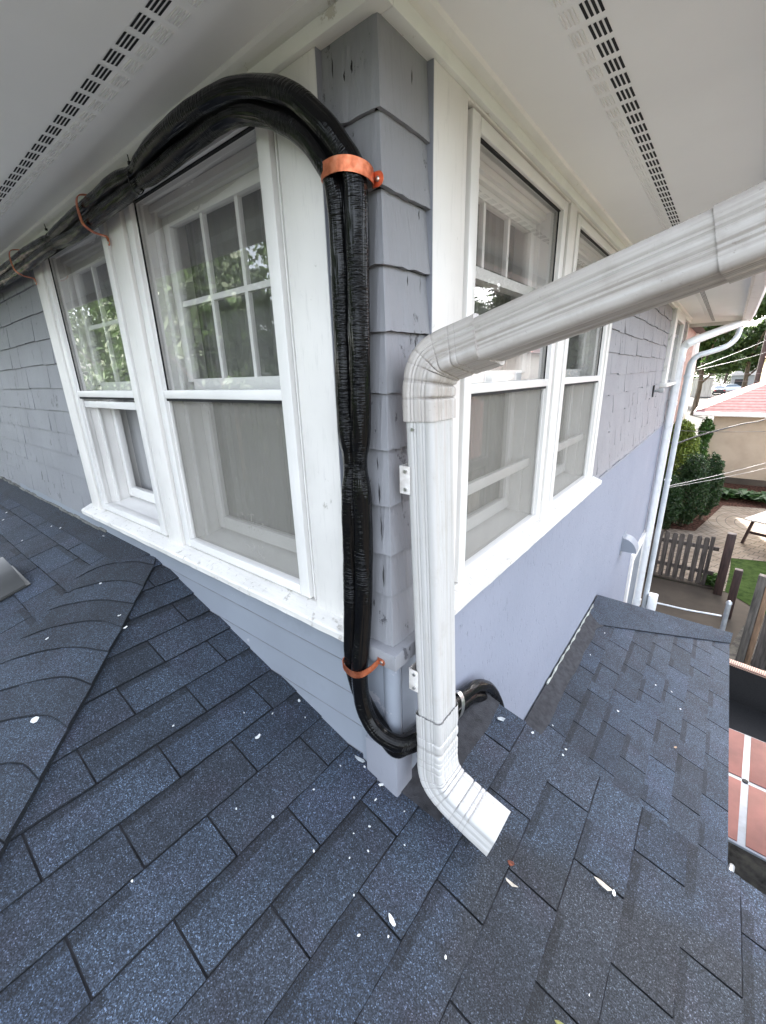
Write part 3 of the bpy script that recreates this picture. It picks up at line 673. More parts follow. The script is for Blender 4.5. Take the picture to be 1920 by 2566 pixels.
def bracket(z):
    t = (z-BOT.z)/(TOPV.z-BOT.z); x = BOT.x+(TOPV.x-BOT.x)*t-.037
    mb = MB(); mb.box(x-.018, x+.012, -.0045, -.0015, z-.034, z+.034, bev=.0014); mb.box(x-.019, x-.0165, -.002, .03, z-.034, z+.034)
    b = shift(mb.build('strap', 'spout_dirty', ds, True))
    for dz in (-.022, .022):
        s = MB(); s.tube([(x, -.0045, z+dz), (x, -.0085, z+dz)], .0045, 10); s.box(x-.003, x+.003, -.0089, -.0083, z+dz-.0006, z+dz+.0006); s.build('screw', 'steel', b, True)
bracket(-.235); bracket(-.80)
s = MB(); s.tube([(TOPV.x-.012,-.0015,-.115),(TOPV.x-.012,-.005,-.115)], .004, 10); shift(s.build('screw','steel',ds,True))

# ================================================================== HOSES (two insulated lines, tied and clamped)
hz = empty('insulated_line_set', (-.06,-.06,-.5), label='pair of black wrinkled insulated hoses clamped along the eave and down the corner', cat='hose')
HO = Vector((.06,.06,.5))
O = [(-4.6,-.072,.588),(-3.4,-.072,.588),(-2.5,-.074,.586),(-2.05,-.078,.586),(-1.66,-.080,.576),(-1.40,-.080,.586),(-1.15,-.081,.590),(-.97,-.088,.592),(-.84,-.088,.585),(-.70,-.094,.600),(-.55,-.097,.606),(-.40,-.097,.600),(-.28,-.095,.580),(-.155,-.090,.530),(-.080,-.080,.468),(-.040,-.068,.418),(-.016,-.062,.37),(-.018,-.058,.25),(-.024,-.058,.05),(-.030,-.056,-.10),(-.041,-.054,-.20),(-.037,-.056,-.32),(-.044,-.056,-.5),(-.050,-.064,-.66),(-.053,-.080,-.77),(-.050,-.082,-.86),(-.034,-.080,-.925),(.004,-.074,-.972),(.050,-.050,-1.000),(.062,.0,-1.02),(.050,.10,-1.06),(.045,.24,-1.10),(.045,.38,-1.135),(.05,.49,-1.17),(.06,.60,-1.27),(.075,.68,-1.45),(.09,.70,-1.75),(.1,.71,-2.05)]
I = [(-4.6,-.070,.549),(-3.4,-.070,.549),(-2.5,-.070,.548),(-2.05,-.072,.548),(-1.66,-.076,.552),(-1.40,-.074,.543),(-1.15,-.077,.550),(-.97,-.077,.554),(-.84,-.081,.557),(-.70,-.076,.562),(-.55,-.073,.572),(-.42,-.074,.574),(-.32,-.076,.560),(-.23,-.078,.524),(-.140,-.076,.472),(-.090,-.068,.415),(-.064,-.062,.36),(-.065,-.056,.25),(-.070,-.056,.05),(-.074,-.056,-.10),(-.072,-.054,-.20),(-.078,-.056,-.32),(-.086,-.056,-.5),(-.090,-.062,-.66),(-.088,-.070,-.77),(-.078,-.060,-.87),(-.052,-.048,-.945),(-.008,-.046,-.995),(.038,-.046,-1.030),(.045,.0,-1.06),(.045,.10,-1.11),(.040,.24,-1.155),(.040,.38,-1.18),(.045,.47,-1.21),(.055,.56,-1.30),(.07,.62,-1.46),(.085,.64,-1.75),(.1,.65,-2.05)]
TIES = [Vector((-.84,-.086,.57)), Vector((-1.66,-.08,.564)), Vector((-.066,-.055,-.20)), Vector((-2.6,-.07,.567))]
def hose(pts, seed):
    P = spline(pts, .008); rr = random.Random(seed); ph = [rr.uniform(0,6) for _ in range(4)]
    def rad(k, L):
        p = P[k]; rd = .0225 if p.z > .5 else .0235
        dmin = min((p-t).length for t in TIES)
        rd *= 1-.26*math.exp(-(max(0,dmin-.02)/.028)**2)
        return rd*(1+.018*math.sin(L*37+ph[0])+.012*math.sin(L*83+ph[1]))
    n = 22; mb = MB()
    mb.sweep(P, lambda k, L: [((rad(k,L)+.0006*math.sin(5*a+L*9))*math.cos(a), (rad(k,L)+.0006*math.sin(5*a+L*9))*math.sin(a)) for a in [2*math.pi*j/n for j in range(n)]], up=Vector((0,1,0)))
    o = mb.build('hose', 'hose', hz, True); o.location = HO; return o
hose(O, 1); hose(I, 2)
def tie(c, ax, wa, wb, side, nrm, tail):
    c = Vector(c); side = Vector(side).normalized(); nrm = Vector(nrm).normalized(); n = 28; mb = MB()
    P = [c+side*wa*math.cos(2*math.pi*i/n)+nrm*wb*math.sin(2*math.pi*i/n) for i in range(n)]; P.append(P[0].copy())
    mb.sweep(P, lambda k, L: [(-.001,-.0035),(.001,-.0035),(.001,.0035),(-.001,.0035)], up=side.cross(nrm), caps=False)
    q = c+Vector(tail); mb.tube([tuple(q), tuple(q+Vector((.004,-.004,.018)))], .0016, 6); mb.box(q.x-.004,q.x+.004,q.y-.004,q.y+.004,q.z-.004,q.z+.004)
    o = mb.build('cable_tie', 'hose', hz); o.location = HO
tie((-.84,-.0845,.568), 0, .037, .0215, (0,0,1), (0,1,0), (0,-.01,.036)); tie((-1.66,-.078,.564), 0, .033, .0215, (0,0,1), (0,1,0), (0,-.01,.042))
tie((-.0565,-.054,-.20), 2, .033, .0205, (1,0,0), (0,1,0), (.032,-.014,0))
tie((-2.6,-.072,.567), 0, .040, .023, (0,0,1), (0,1,0), (0,-.01,.042))
# metal band where the lines leave behind the downspout
bd = MB(); n = 24; c = Vector((.0425,.315,-1.142))
P = [c+Vector((0,.25,1)).normalized()*.0525*math.cos(2*math.pi*i/n)+Vector((1,0,0))*.029*math.sin(2*math.pi*i/n) for i in range(n)]; P.append(P[0].copy())
bd.sweep(P, lambda k, L: [(-.001,-.011),(.0012,-.011),(.0012,.011),(-.001,.011)], up=Vector((0,1,-.25)), caps=False)
tag(bd.build('metal_band', 'steel', None, True), 'bright metal band round the hoses behind the downspout', 'band')
def clamp(path, width, along, tabc, tabu, tabn, label, loc, end=.5):
    root = empty('copper_clamp', loc, label=label, cat='clamp', group='copper clamps holding the black hoses'); off = -Vector(loc)
    mb = MB(); P = spline(path, .004); al = Vector(along).normalized(); h = width/2
    # ribbon with thickness: sweep a flat section whose wide axis is 'along'
    n = len(P); th = .0011
    for k in range(n-1):
        T = (P[k+1]-P[k]).normalized(); N = al.cross(T).normalized(); 
        T2 = (P[min(k+2,n-1)]-P[k+1]).normalized() if k+2 < n else T; N2 = al.cross(T2).normalized()
        q = [P[k]-al*h, P[k+1]-al*h, P[k+1]+al*h, P[k]+al*h]; NN = [N, N2, N2, N]
        mb.hexa([a+m*th for a, m in zip(q, NN)]+[a-m*th for a, m in zip(q, NN)])
    # rounded tab end
    c = Vector(tabc); U = Vector(tabu).normalized(); N = Vector(tabn).normalized(); V = al
    ring = [c+U*(-.012)-V*h, *[c+U*(.004+h*.9*math.cos(t))+V*h*math.sin(t) for t in [(-math.pi/2+math.pi*i/10) for i in range(11)]], c+U*(-.012)+V*h]
    i0 = len(mb.v); mm = len(ring); mb.v += [tuple(p+N*.0016) for p in ring]+[tuple(p-N*.0004) for p in ring]
    mb.f.append(tuple(range(i0, i0+mm))); mb.f.append(tuple(range(i0+mm, i0+2*mm))[::-1]); mb.tone += [1,1]
    for k in range(mm): mb.f.append((i0+k, i0+(k+1)%mm, i0+mm+(k+1)%mm, i0+mm+k)); mb.tone.append(1)
    o = mb.build('strap', 'copper', root, True); o.location = off
    s = MB(); q = c+U*.002; s.tube([tuple(q+N*.001), tuple(q+N*.0035), tuple(q+N*.0048)], lambda k, L: (.0052,.0050,.0028)[k], 12)
    o2 = s.build('screw', 'steel', o, True)
clamp([(-.122,-.030,.372),(-.122,-.062,.372),(-.110,-.090,.373),(-.075,-.099,.374),(-.040,-.098,.374),(-.012,-.088,.372),(.000,-.060,.370),(-.012,-.032,.369),(-.022,-.022,.369)] if 0 else
      [(-.092,-.010,.384),(-.094,-.055,.386),(-.086,-.080,.387),(-.062,-.0895,.386),(-.030,-.0915,.384),(-.002,-.083,.379),(.012,-.060,.374),(.008,-.034,.371),(-.001,-.0225,.370),(.006,-.0215,.369)],
      .026, (0,0,1), (.008,-.0205,.369), (1,0,0), (0,-1,0), 'bright copper clamp nailed to the corner shingles beside the top of the bend', (-.05,-.02,.37))
clamp([(-.114,-.030,-.770),(-.116,-.060,-.771),(-.110,-.088,-.775),(-.088,-.100,-.778),(-.055,-.1065,-.776),(-.031,-.099,-.770),(-.018,-.080,-.762),(-.010,-.060,-.752),(-.006,-.0545,-.745)],
      .020, (0,0,1), (.004,-.0535,-.741), (1,0,0), (0,-1,0), 'pink copper clamp screwed to the grey cap block low on the corner', (-.05,-.05,-.76))
clamp([(-1.235,-.036,.624),(-1.235,-.070,.626),(-1.235,-.100,.618),(-1.235,-.1105,.595),(-1.235,-.1095,.560),(-1.235,-.103,.532),(-1.235,-.080,.516),(-1.235,-.055,.511),(-1.235,-.038,.509),(-1.235,-.0335,.503)],
      .016, (1,0,0), (-1.235,-.0325,.492), (0,0,-1), (0,-1,0), 'copper clamp screwed to the top of the white post between the two windows', (-1.235,-.03,.57))
clamp([(-2.16,-.036,.624),(-2.16,-.070,.626),(-2.16,-.100,.618),(-2.16,-.1105,.595),(-2.16,-.1095,.560),(-2.16,-.103,.532),(-2.16,-.080,.516),(-2.16,-.055,.511),(-2.16,-.038,.509),(-2.16,-.0335,.503)],
      .016, (1,0,0), (-2.16,-.0325,.492), (0,0,-1), (0,-1,0), 'far dull copper clamp near the left end of the white windows', (-2.16,-.03,.57))

# ================================================================== GUTTERS AND THE FAR PIPES
gt = MB()
pf = [(.0,.0),(.0,-.11),(.085,-.11),(.10,-.085),(.10,-.045),(.125,-.01),(.125,0),(.118,0),(.10,-.02),(.008,-.02)]
gt.prism(pf, lambda a, b, t: (XE+.021+a, t, .755+b), -.66, YF+.1)
o = gt.build('gutter', 'spout', house)
box('gutter_end', 'spout', house, -2.0, XE+.02, YF+.021, YF+.12, .645, .755, bev=.01)
def pipe(name, pts, rad, mat, label, cat, bands=(), n=18, flat=None):
    P0 = Vector(pts[0]); root = empty(name, tuple(P0), label=label, cat=cat)
    mb = MB(); P = spline(pts, .04); mb.tube([tuple(p) for p in P], rad, n)
    o = mb.build('pipe', mat, root, True); o.location = -P0
    for (p, rr, hh) in bands:
        b = MB(); b.tube([(p[0],p[1],p[2]-hh/2),(p[0],p[1],p[2]+hh/2)], rr, n); q = b.build('coupling', mat, root, True); q.location = -P0
PX, PY = .070, 6.25
pipe('drain_pipe', [(.66,7.9,.63),(.62,7.6,.60),(.40,6.9,.47),(.16,6.30,.33),(PX+.02,PY+.02,.27),(PX,PY,.16),(PX,PY,-.3),(PX,PY,-2),(PX,PY,-3.5),(PX,PY,-4.5)], .052, 'spout',
     'thick round white drain pipe dropping down the far end of the side wall', 'pipe', [((PX,PY,.12),.057,.07),((PX,PY,-.45),.057,.05),((PX,PY,-.72),.056,.02),((PX,PY,-3.5),.062,.10)])
QX, QY = .185, 6.2
pipe('grey_downpipe', [(.62,6.95,.48),(.60,6.75,.36),(.52,6.55,.26),(.36,6.35,.19),(.25,6.25,.15),(QX+.01,QY,.06),(QX,QY,-.08),(QX,QY,-.5),(QX,QY,-2),(QX,QY,-3.5),(QX,QY,-4.5)], .034, 'galv' if 0 else simple('pale_grey_aluminium', (.55,.58,.60), .4, .1),
     'thinner pale grey downpipe with a swan neck beside the white drain pipe', 'pipe', [((QX,QY,-.1),.044,.03),((QX,QY,-1.5),.044,.02)])
mb = MB(); mb.box(.22,.34,6.10,6.24,-3.55,-3.28, bev=.015); mb.box(.24,.32,6.085,6.10,-3.52,-3.31,bev=.004); tag(mb.build('outlet_box','spout',None,True), 'small white box fixed low beside the far drain pipes', 'box')
# vent hood, lamp, meter cable on the side wall
vh = empty('vent_hood', (0,4.2,-1.74), label='quarter round grey vent hood on the stucco side wall', cat='vent')
mb = MB(); n = 8
arc = [(.006,.0)]+[(.15*math.sin(math.pi/2*i/n)+.006, -.16+.16*math.cos(math.pi/2*i/n)) for i in range(n+1)]
arc = [(.006,.0)]+[(.006+.15*math.sin(math.pi/2*i/n), -.15*(1-math.cos(math.pi/2*i/n))) for i in range(n+1)]+[(.006,-.15)]
mb.prism(arc, lambda a, b, t: (a, t, b), -.09, .09); mb.build('hood', 'siding_smooth', vh)
mb = MB(); mb.box(.006,.010,-.11,.11,-.19,.03); mb.build('flange', 'siding_smooth', vh)
lp = empty('flood_lamp', (0,4.55,-.22), label='small black wall lamp holder with a bare clear bulb on the side wall', cat='lamp')
mb = MB(); mb.box(.012,.022,-.03,.03,-.06,.06, bev=.003); mb.build('back_plate','blk',lp)
mb = MB(); mb.tube([(.022,0,0),(.05,0,.005)], .013, 12); mb.build('socket','galv',lp,True)
mb = MB(); mb.tube([(.05,0,.005),(.062,0,.006),(.085,0,.009),(.108,0,.01),(.116,0,.01)], lambda k,L:(.014,.02,.027,.023,.008)[k], 16); mb.build('bulb', simple('frosted_bulb',(.42,.43,.43),.2,.1), lp, True)


# ================================================================== SMALL THINGS ON THE LOWER ROOF
M['chip'] = simple('paint_chip', (.70,.71,.70), .7, .1, 80, 0)
M['chipgrey'] = simple('pale_grey_paint_chip', (.42,.45,.47), .7, .2, 60, 0)
rc = random.Random(21)
def flake(P, s, t, size, mat, label, cat='paint chip', name='paint_chip', asp=None, group=None, ang=None, lift=.0045):
    n = rc.randint(5, 8); a0 = rc.uniform(0, 6.28) if ang is None else ang; asp = asp or rc.uniform(.45, .9); c = Vector(P(s, t, .0095)); top = []; bot = []
    for i in range(n):
        q = 2*math.pi*i/n; rr_ = size*rc.uniform(.75, 1.15); x, y = rr_*math.cos(q), rr_*math.sin(q)*asp
        xs, ys = x*math.cos(a0)-y*math.sin(a0), x*math.sin(a0)+y*math.cos(a0); curl = lift*abs(math.cos(q))*min(1, size/.01)
        top.append(Vector(P(s+xs, t+ys, .0108+curl*.7))-c); bot.append(Vector(P(s+xs, t+ys, .0096+curl*.7))-c)
    mb = MB(); mb.v = [tuple(p) for p in top]+[tuple(p) for p in bot]; mb.f = [tuple(range(n)), tuple(range(n, 2*n))[::-1]]+[(i, i+n, (i+1) % n+n, (i+1) % n) for i in range(n)]; mb.tone = [1]*len(mb.f)
    o = mb.build(name, mat, None); o.location = c; tag(o, label, cat, group); return o
GRP = 'paint chips scattered on the lower roof'
gl = 'tiny white paint chip lying among others on the blue grey shingles'
A_fl = [(-.413,-.031,.0065),(-.435,-.132,.004),(-.098,-.037,.004),(-.011,-.088,.0055),(-.187,-.331,.005),(.021,-.155,.004),(-.048,-.306,.004),(.056,-.203,.0035),(.147,-.347,.004),(-.027,-.045,.004),(-.192,.003,.005),
        (-.608,-.388,.004),(-.309,-.649,.0035),(-.272,-.389,.0035),(-.153,-.091,.003),(.321,-.235,.0045),(.259,.52,.007),(.374,.52,.004),(.605,-.053,.003),(-.18,.0,.004),(-.35,-.06,.003),(-.5,-.2,.003),(-.16,-.2,.003),(.12,-.12,.003),(.03,-.25,.003),(.2,-.3,.003),(-.06,-.13,.0035),(.0,-.2,.0025),(.07,-.05,.003),(.09,-.3,.003)]
B_fl = [(-3.433,-.23),(-2.657,-.307),(-2.755,-.071),(-2.832,-.035),(-2.54,-.126),(-1.742,-.033),(-2.238,-.091),(-2.655,-.145),(-1.361,-.513),(-1.079,-.316),(-1.54,-.244),(-2.056,-.04),(-3.284,-.279),(-1.185,-.299)]
C_fl = [(.024,1.844),(.139,1.375),(.152,2.225),(.743,2.291),(.577,2.371),(.244,1.287),(.416,1.861),(.677,2.415),(.045,2.43),(.049,2.054),(.095,2.501),(.174,2.601)]
for s, t, z in A_fl: flake(PA, s, t, z, 'chip', gl, group=GRP)
for x, y in B_fl: flake(PB, -y, x, rc.uniform(.005,.010), 'chip', gl, group=GRP)
for s, t in C_fl: flake(PC, s, t, rc.uniform(.005,.009), 'chip', gl, group=GRP)
flake(PA, -.963, -.648, .017, 'chip', 'largest round white paint chip at the left, by the hip line', asp=.7) if 0 else flake(PB, .66, -.93, .016, 'chip', 'largest round white paint chip at the left, below the hip line', asp=.7)
flake(PA, -.401, -.218, .011, 'chip', 'triangular white paint chip midway down the left shingles', asp=.5, ang=1.6)
flake(PA, -.123, -.031, .020, 'chipgrey', 'long pale grey paint scrape just left of the corner base', asp=.35, ang=.3)
flake(PA, .188, -.271, .016, 'chip', 'long white paint chip in the foreground shingles, standing in line with the slope', asp=.36, ang=-.35)
flake(PA, -.026, -.042, .010, 'chip', 'white paint chip touching the foot of the corner block', asp=.4, ang=.9)
flake(PA, .246, .03, .008, 'chip', 'round paint chip under the downspout elbow', asp=.8)
flake(PA, .147, .481, .020, 'chipgrey', 'wide pale scrape on the shingles in front of the hose ends', asp=.5, ang=.8)
flake(PC, .067, 1.274, .018, 'chip', 'paint chip at the near end of the tar strip', asp=.6)
flake(PC, .100, 1.335, .022, 'chipgrey', 'pale grey paint curl on the near end of the tar strip', asp=.5)
M['leafdry'] = simple('dry_leaf', (.50,.34,.22), .8, .3, 60, .3, .001, 90); M['leafpale'] = simple('bleached_leaf', (.62,.55,.45), .8, .25, 60, .3, .001, 90); M['leafgreen'] = simple('olive_leaf', (.22,.22,.06), .7, .3, 60, .3, .001, 90); M['rust'] = simple('red_rust_debris', (.22,.06,.03), .9, .4, 60, .3, .001, 90)
flake(PA, .381, .014, .017, 'leafpale', 'folded pale seed pod on the shingles below the spout mouth', 'leaf', 'dry_leaf', .3, ang=.2, lift=.012)
flake(PA, .579, .203, .023, 'leafpale', 'curled bleached leaf caught in a shingle slot', 'leaf', 'dry_leaf', .35, ang=.1, lift=.012)
flake(PA, .608, .206, .008, 'chip', 'white chip beside the curled leaf in the shingle slot', asp=.6)
flake(PA, .570, -.150, .018, 'leafgreen', 'olive green leaf at the bottom edge of the view', 'leaf', 'green_leaf', .42, ang=.2, lift=.010)
flake(PA, .362, .060, .010, 'rust', 'crumb of rusty red debris under the lip of the spout', 'debris', 'rust_crumb', .8)
flake(PC, .745, 1.9, .012, 'leafdry', 'small brown leaf on the far shingles', 'leaf', 'dry_leaf', .5)
# grey roof vent cut off by the left edge
rv = empty('roof_vent', (-2.10,-.52,-.975), label='grey plastic roof vent cowl at the left edge of the shingles', cat='vent')
M['pvc'] = simple('grey_plastic', (.035,.036,.033), .45, .15, 6, .15, .001, 60)
mb = MB(); prf = [(-.16,0),(.13,0),(.10,.055),(.03,.085),(-.12,.10),(-.16,.095)]
mb.prism(prf, lambda a, b, t: (a, t-.02*b/.1, b+.29*t), -.10, .075); mb.build('cowl', 'pvc', rv, True)
mb = MB(); mb.hexa([(-.22,-.12,-.030),(.145,-.12,-.030),(.145,.09,.031),(-.22,.09,.031),(-.22,-.12,-.024),(.145,-.12,-.024),(.145,.09,.037),(-.22,.09,.037)]); mb.build('flange', 'pvc', rv)
# plastic sheet scrap poking past the eave
mb = MB(); P = [(1.05,.66,-1.60),(1.10,.72,-1.62),(1.16,.60,-1.66),(1.10,.50,-1.63),(1.12,.62,-1.655)]
mb.quad([P[0],P[1],P[2],P[4]]); mb.quad([P[0],P[4],P[2],P[3]]); tag(mb.build('plastic_scrap', simple('peach_plastic', (.62,.50,.42), .4, .2, 40, 0), None, fix=False), 'torn scrap of pale peach plastic at the eave corner', 'plastic scrap')

# ================================================================== THE YARD (ground 4.5 m below the camera)
GZ = -4.5
def ground(name, poly, z, mat):
    mb = MB(); mb.quad([(x, y, z) for x, y in poly]); return tag(mb.build(name, mat, None, fix=False), kind='structure')
M['grass'] = simple('lawn', (.05,.085,.022), .9, .35, 9, .9, .05, 90, dark=(.018,.04,.008))
M['concrete'] = simple('old_concrete', (.075,.064,.053), .9, .25, 1.6, .3, .004, 30, dark=(.05,.044,.037))
M['asphalt'] = simple('alley_asphalt', (.04,.039,.037), .9, .2, 1, .3, .004, 30)
M['mulch'] = simple('bark_mulch', (.11,.06,.045), .95, .5, 14, .9, .02, 40)
ground('ground', [(-300,-300),(300,-300),(300,400),(-300,400)], GZ-.012, 'grass')
def paver():
    m, nt, b = newmat('circular_pavers'); tc = nt.nodes.new('ShaderNodeTexCoord'); mp = nt.nodes.new('ShaderNodeMapping')
    mp.inputs['Location'].default_value = (-2.6, -15.2, 0); nt.links.new(tc.outputs['Object'], mp.inputs[0])
    s = nt.nodes.new('ShaderNodeSeparateXYZ'); nt.links.new(mp.outputs[0], s.inputs[0])
    def mth(op, a, bb=None):
        n = nt.nodes.new('ShaderNodeMath'); n.operation = op
        for i, v in enumerate((a, bb)):
            if v is None: continue
            if isinstance(v, (int, float)): n.inputs[i].default_value = v
            else: nt.links.new(v, n.inputs[i])
        return n.outputs[0]
    rad = mth('SQRT', mth('ADD', mth('MULTIPLY', s.outputs[0], s.outputs[0]), mth('MULTIPLY', s.outputs[1], s.outputs[1])))
    ang = mth('ARCTAN2', s.outputs[1], s.outputs[0])
    ring = mth('DIVIDE', rad, .22); k = mth('FLOOR', ring); fr = mth('FRACT', ring)
    seg = mth('FRACT', mth('ADD', mth('MULTIPLY', ang, mth('MULTIPLY', mth('ADD', k, .5), 1.15)), mth('MULTIPLY', k, .37)))
    j = mth('MINIMUM', mth('MINIMUM', fr, mth('SUBTRACT', 1, fr)), mth('MINIMUM', seg, mth('SUBTRACT', 1, seg)))
    v = coords(nt); base = ramp(nt, noise(nt, v, 3, 4), [(.3,(.16,.13,.10)),(.7,(.25,.215,.175))])
    c = mix(nt, base, (.10,.085,.07), ramp(nt, j, [(.03,(1,1,1)),(.07,(0,0,0))]))
    nt.links.new(c, b.inputs['Base Color']); b.inputs['Roughness'].default_value = .85; return m
M['paver'] = paver()
for k_ in ('grass','concrete','asphalt','mulch','paver'):
    for n_ in M[k_].node_tree.nodes:
        if n_.type == 'BSDF_PRINCIPLED': n_.inputs['Specular IOR Level'].default_value = .04
ground('street', [(-300,-60),(300,-60),(300,-5),(-300,-5)], GZ-.004, 'asphalt')
ground('driveway', [(-60,-5),(40,-5),(40,3),(-60,3)], GZ-.003, 'concrete')
ground('path', [(-1.2,9.7),(1.38,9.76),(1.42,11.9),(2.2,12.15),(6,12.5),(6,18.2),(1.5,17.2),(.2,16.6),(-1.2,16)], GZ+.004, 'paver')
ground('yard_slab', [(-2,3.0),(3.5,3.0),(3.5,8.2),(1.35,9.72),(-2,9.6)], GZ+.0, 'concrete')
ground('mulch_bed', [(-2,13.0),(.6,13.6),(.85,15.0),(1.2,17.0),(6,18.4),(6,20.8),(-2,20.8)], GZ+.008, 'mulch')
ground('grass_patch', [(1.32,9.75),(1.45,11.85),(2.2,12.1),(6,12.4),(6,9.2),(2.2,8.8)], GZ+.012, 'grass')
ground('alley', [(-4,30),(12,30),(12,300),(-4,300)], GZ-.006, 'asphalt')
ground('garden_bed', [(.5,3.0),(3.5,3.0),(3.5,8.2),(1.6,8.4)], GZ+.008, simple('damp_soil', (.06,.055,.045), .95, .5, 8, .8, .02, 30))
# foliage helper: leaf faces through lobes
def leaf_cloud(mb, lobes, n, size, seed, flat=.0, tone=(.75,1.25)):
    rr_ = random.Random(seed); tot = sum(l[3]*l[4]*l[5] for l in lobes)
    for (cx, cy, cz, ax, ay, az) in lobes:
        for _ in range(int(n*ax*ay*az/tot)):
            while True:
                d = Vector((rr_.uniform(-1,1), rr_.uniform(-1,1), rr_.uniform(-1,1)))
                if .3 < d.length < 1: break
            d *= (.55+.45*rr_.random())/d.length if rr_.random() < .8 else 1
            w = 1+.12*math.sin(d.x*7+cx*5)*math.cos(d.z*9+cy*3)
            p = Vector((cx+d.x*ax*w, cy+d.y*ay*w, cz+d.z*az*w)); s = size*rr_.uniform(.6, 1.4)
            a = Vector((rr_.gauss(0,1), rr_.gauss(0,1), rr_.gauss(0,1))).normalized(); b = a.cross(Vector((rr_.gauss(0,1), rr_.gauss(0,1), rr_.gauss(0,1)))).normalized()
            t = rr_.uniform(*tone)
            mb.quad([p-a*s, p-b*s*.45, p+a*s, p+b*s*.45], t)
def leaf_mat(name, col):
    m, nt, b = newmat(name); a = nt.nodes.new('ShaderNodeAttribute'); a.attribute_name = 'tone'
    c = mix(nt, col, a.outputs['Color'], 1.0, 'MULTIPLY'); nt.links.new(c, b.inputs['Base Color']); b.inputs['Roughness'].default_value = .5
    out = [n for n in nt.nodes if n.type == 'OUTPUT_MATERIAL'][0]; tr = nt.nodes.new('ShaderNodeBsdfTranslucent'); nt.links.new(c, tr.inputs[0])
    mx = nt.nodes.new('ShaderNodeMixShader'); mx.inputs[0].default_value = .35; nt.links.new(b.outputs[0], mx.inputs[1]); nt.links.new(tr.outputs[0], mx.inputs[2]); nt.links.new(mx.outputs[0], out.inputs[0]); return m
M['cedarleaf'] = leaf_mat('arborvitae_leaf', (.020,.05,.014)); M['leaf'] = leaf_mat('tree_leaf', (.042,.075,.020)); M['limeleaf'] = leaf_mat('lime_leaf', (.12,.17,.025)); M['ivy'] = leaf_mat('ivy_leaf', (.045,.11,.02)); M['hosta'] = leaf_mat('hosta_leaf', (.045,.10,.03))
M['bark'] = simple('bark', (.10,.075,.055), .9, .4, 8, .8, .02, 20, stretch=(1,1,.2))
def plant(name, loc, lobes, n, size, mat, label, cat, seed, trunk=None, group=None):
    root = empty(name, loc, label=label, cat=cat, group=group); mb = noflat(MB()); leaf_cloud(mb, lobes, n, size, seed); mb.build('crown', mat, root, fix=False)
    t = MB(); tr, th = trunk or (.05, .5); t.tube([(0,0,0),(tr*.4,0,th*.5),(0,tr*.3,th)], lambda k, L: tr*(1-.35*k/2), 8)
    for k in range(4):
        a = k*1.7; t.tube([(0,0,th*(.55+.1*k)),(math.cos(a)*th*.25,math.sin(a)*th*.25,th*(.85+.12*k)),(math.cos(a)*th*.5,math.sin(a)*th*.5,th*(1.15+.12*k))], lambda j, L: tr*(.5,.3,.15)[j], 6)
    t.build('trunk', 'bark', root, True); return root
plant('arborvitae', (-.25,13.2,GZ), [(.05,0,.75,.42,.42,.75),(.02,0,1.2,.36,.36,.5)], 9000, .035, 'cedarleaf', 'dark green clipped arborvitae right behind the picket gate, left of its neighbours', 'shrub', 31)
plant('arborvitae', (.25,14.0,GZ), [(0,0,.95,.50,.5,.95),(.03,0,1.7,.36,.36,.5)], 11000, .036, 'cedarleaf', 'tallest dark green arborvitae in the middle of the clump', 'shrub', 32)
plant('arborvitae', (.68,14.9,GZ), [(0,0,1.0,.38,.4,.9),(0,0,1.6,.30,.3,.5)], 9000, .036, 'cedarleaf', 'dark green arborvitae at the right of the clump, against the garage wall', 'shrub', 33)
plant('lime_shrub', (-.30,17.4,GZ), [(0,0,1.5,.55,.5,1.3),(-.1,.2,2.3,.4,.4,.5)], 7000, .06, 'limeleaf', 'sunlit lime green shrub between the drain pipes and the garage', 'shrub', 34)
plant('ivy', (.22,20.45,GZ), [(0,0,1.3,.24,.3,1.3),(.04,0,2.1,.26,.28,.5),(-.2,-.1,.9,.3,.3,.9)], 7000, .05, 'ivy', 'dark climbing ivy on the corner of the beige garage', 'climbing plant', 35)
rr = random.Random(5)
for k, (hx, hy, lab) in enumerate(((1.15,18.0,'hosta nearest the arborvitae at the foot of the garage wall'),(1.75,18.1,'hosta in the middle of the row by the garage wall'),(2.3,17.9,'hosta at the right end of the row by the garage wall'))):
    root = empty('hosta', (hx,hy,GZ), label=lab, cat='plant', group='hostas by the garage wall'); mb = noflat(MB())
    for i in range(150):
        a = rr.uniform(0,6.28); L = rr.uniform(.15,.5); w = L*.28; el = rr.uniform(.2,1.2); dx, dy = math.cos(a), math.sin(a); tn = rr.uniform(.7,1.3)
        b = Vector((dx*.05, dy*.05, .05+rr.uniform(0,.15))); m1 = b+Vector((dx*L*.55*math.cos(el), dy*L*.55*math.cos(el), L*.6*math.sin(el))); tp = b+Vector((dx*L, dy*L, L*.35*math.sin(el)))
        sd = Vector((-dy, dx, 0))*w
        mb.quad([b, m1-sd, tp, m1+sd], tn)
    mb.build('leaves', 'hosta', root, fix=False)
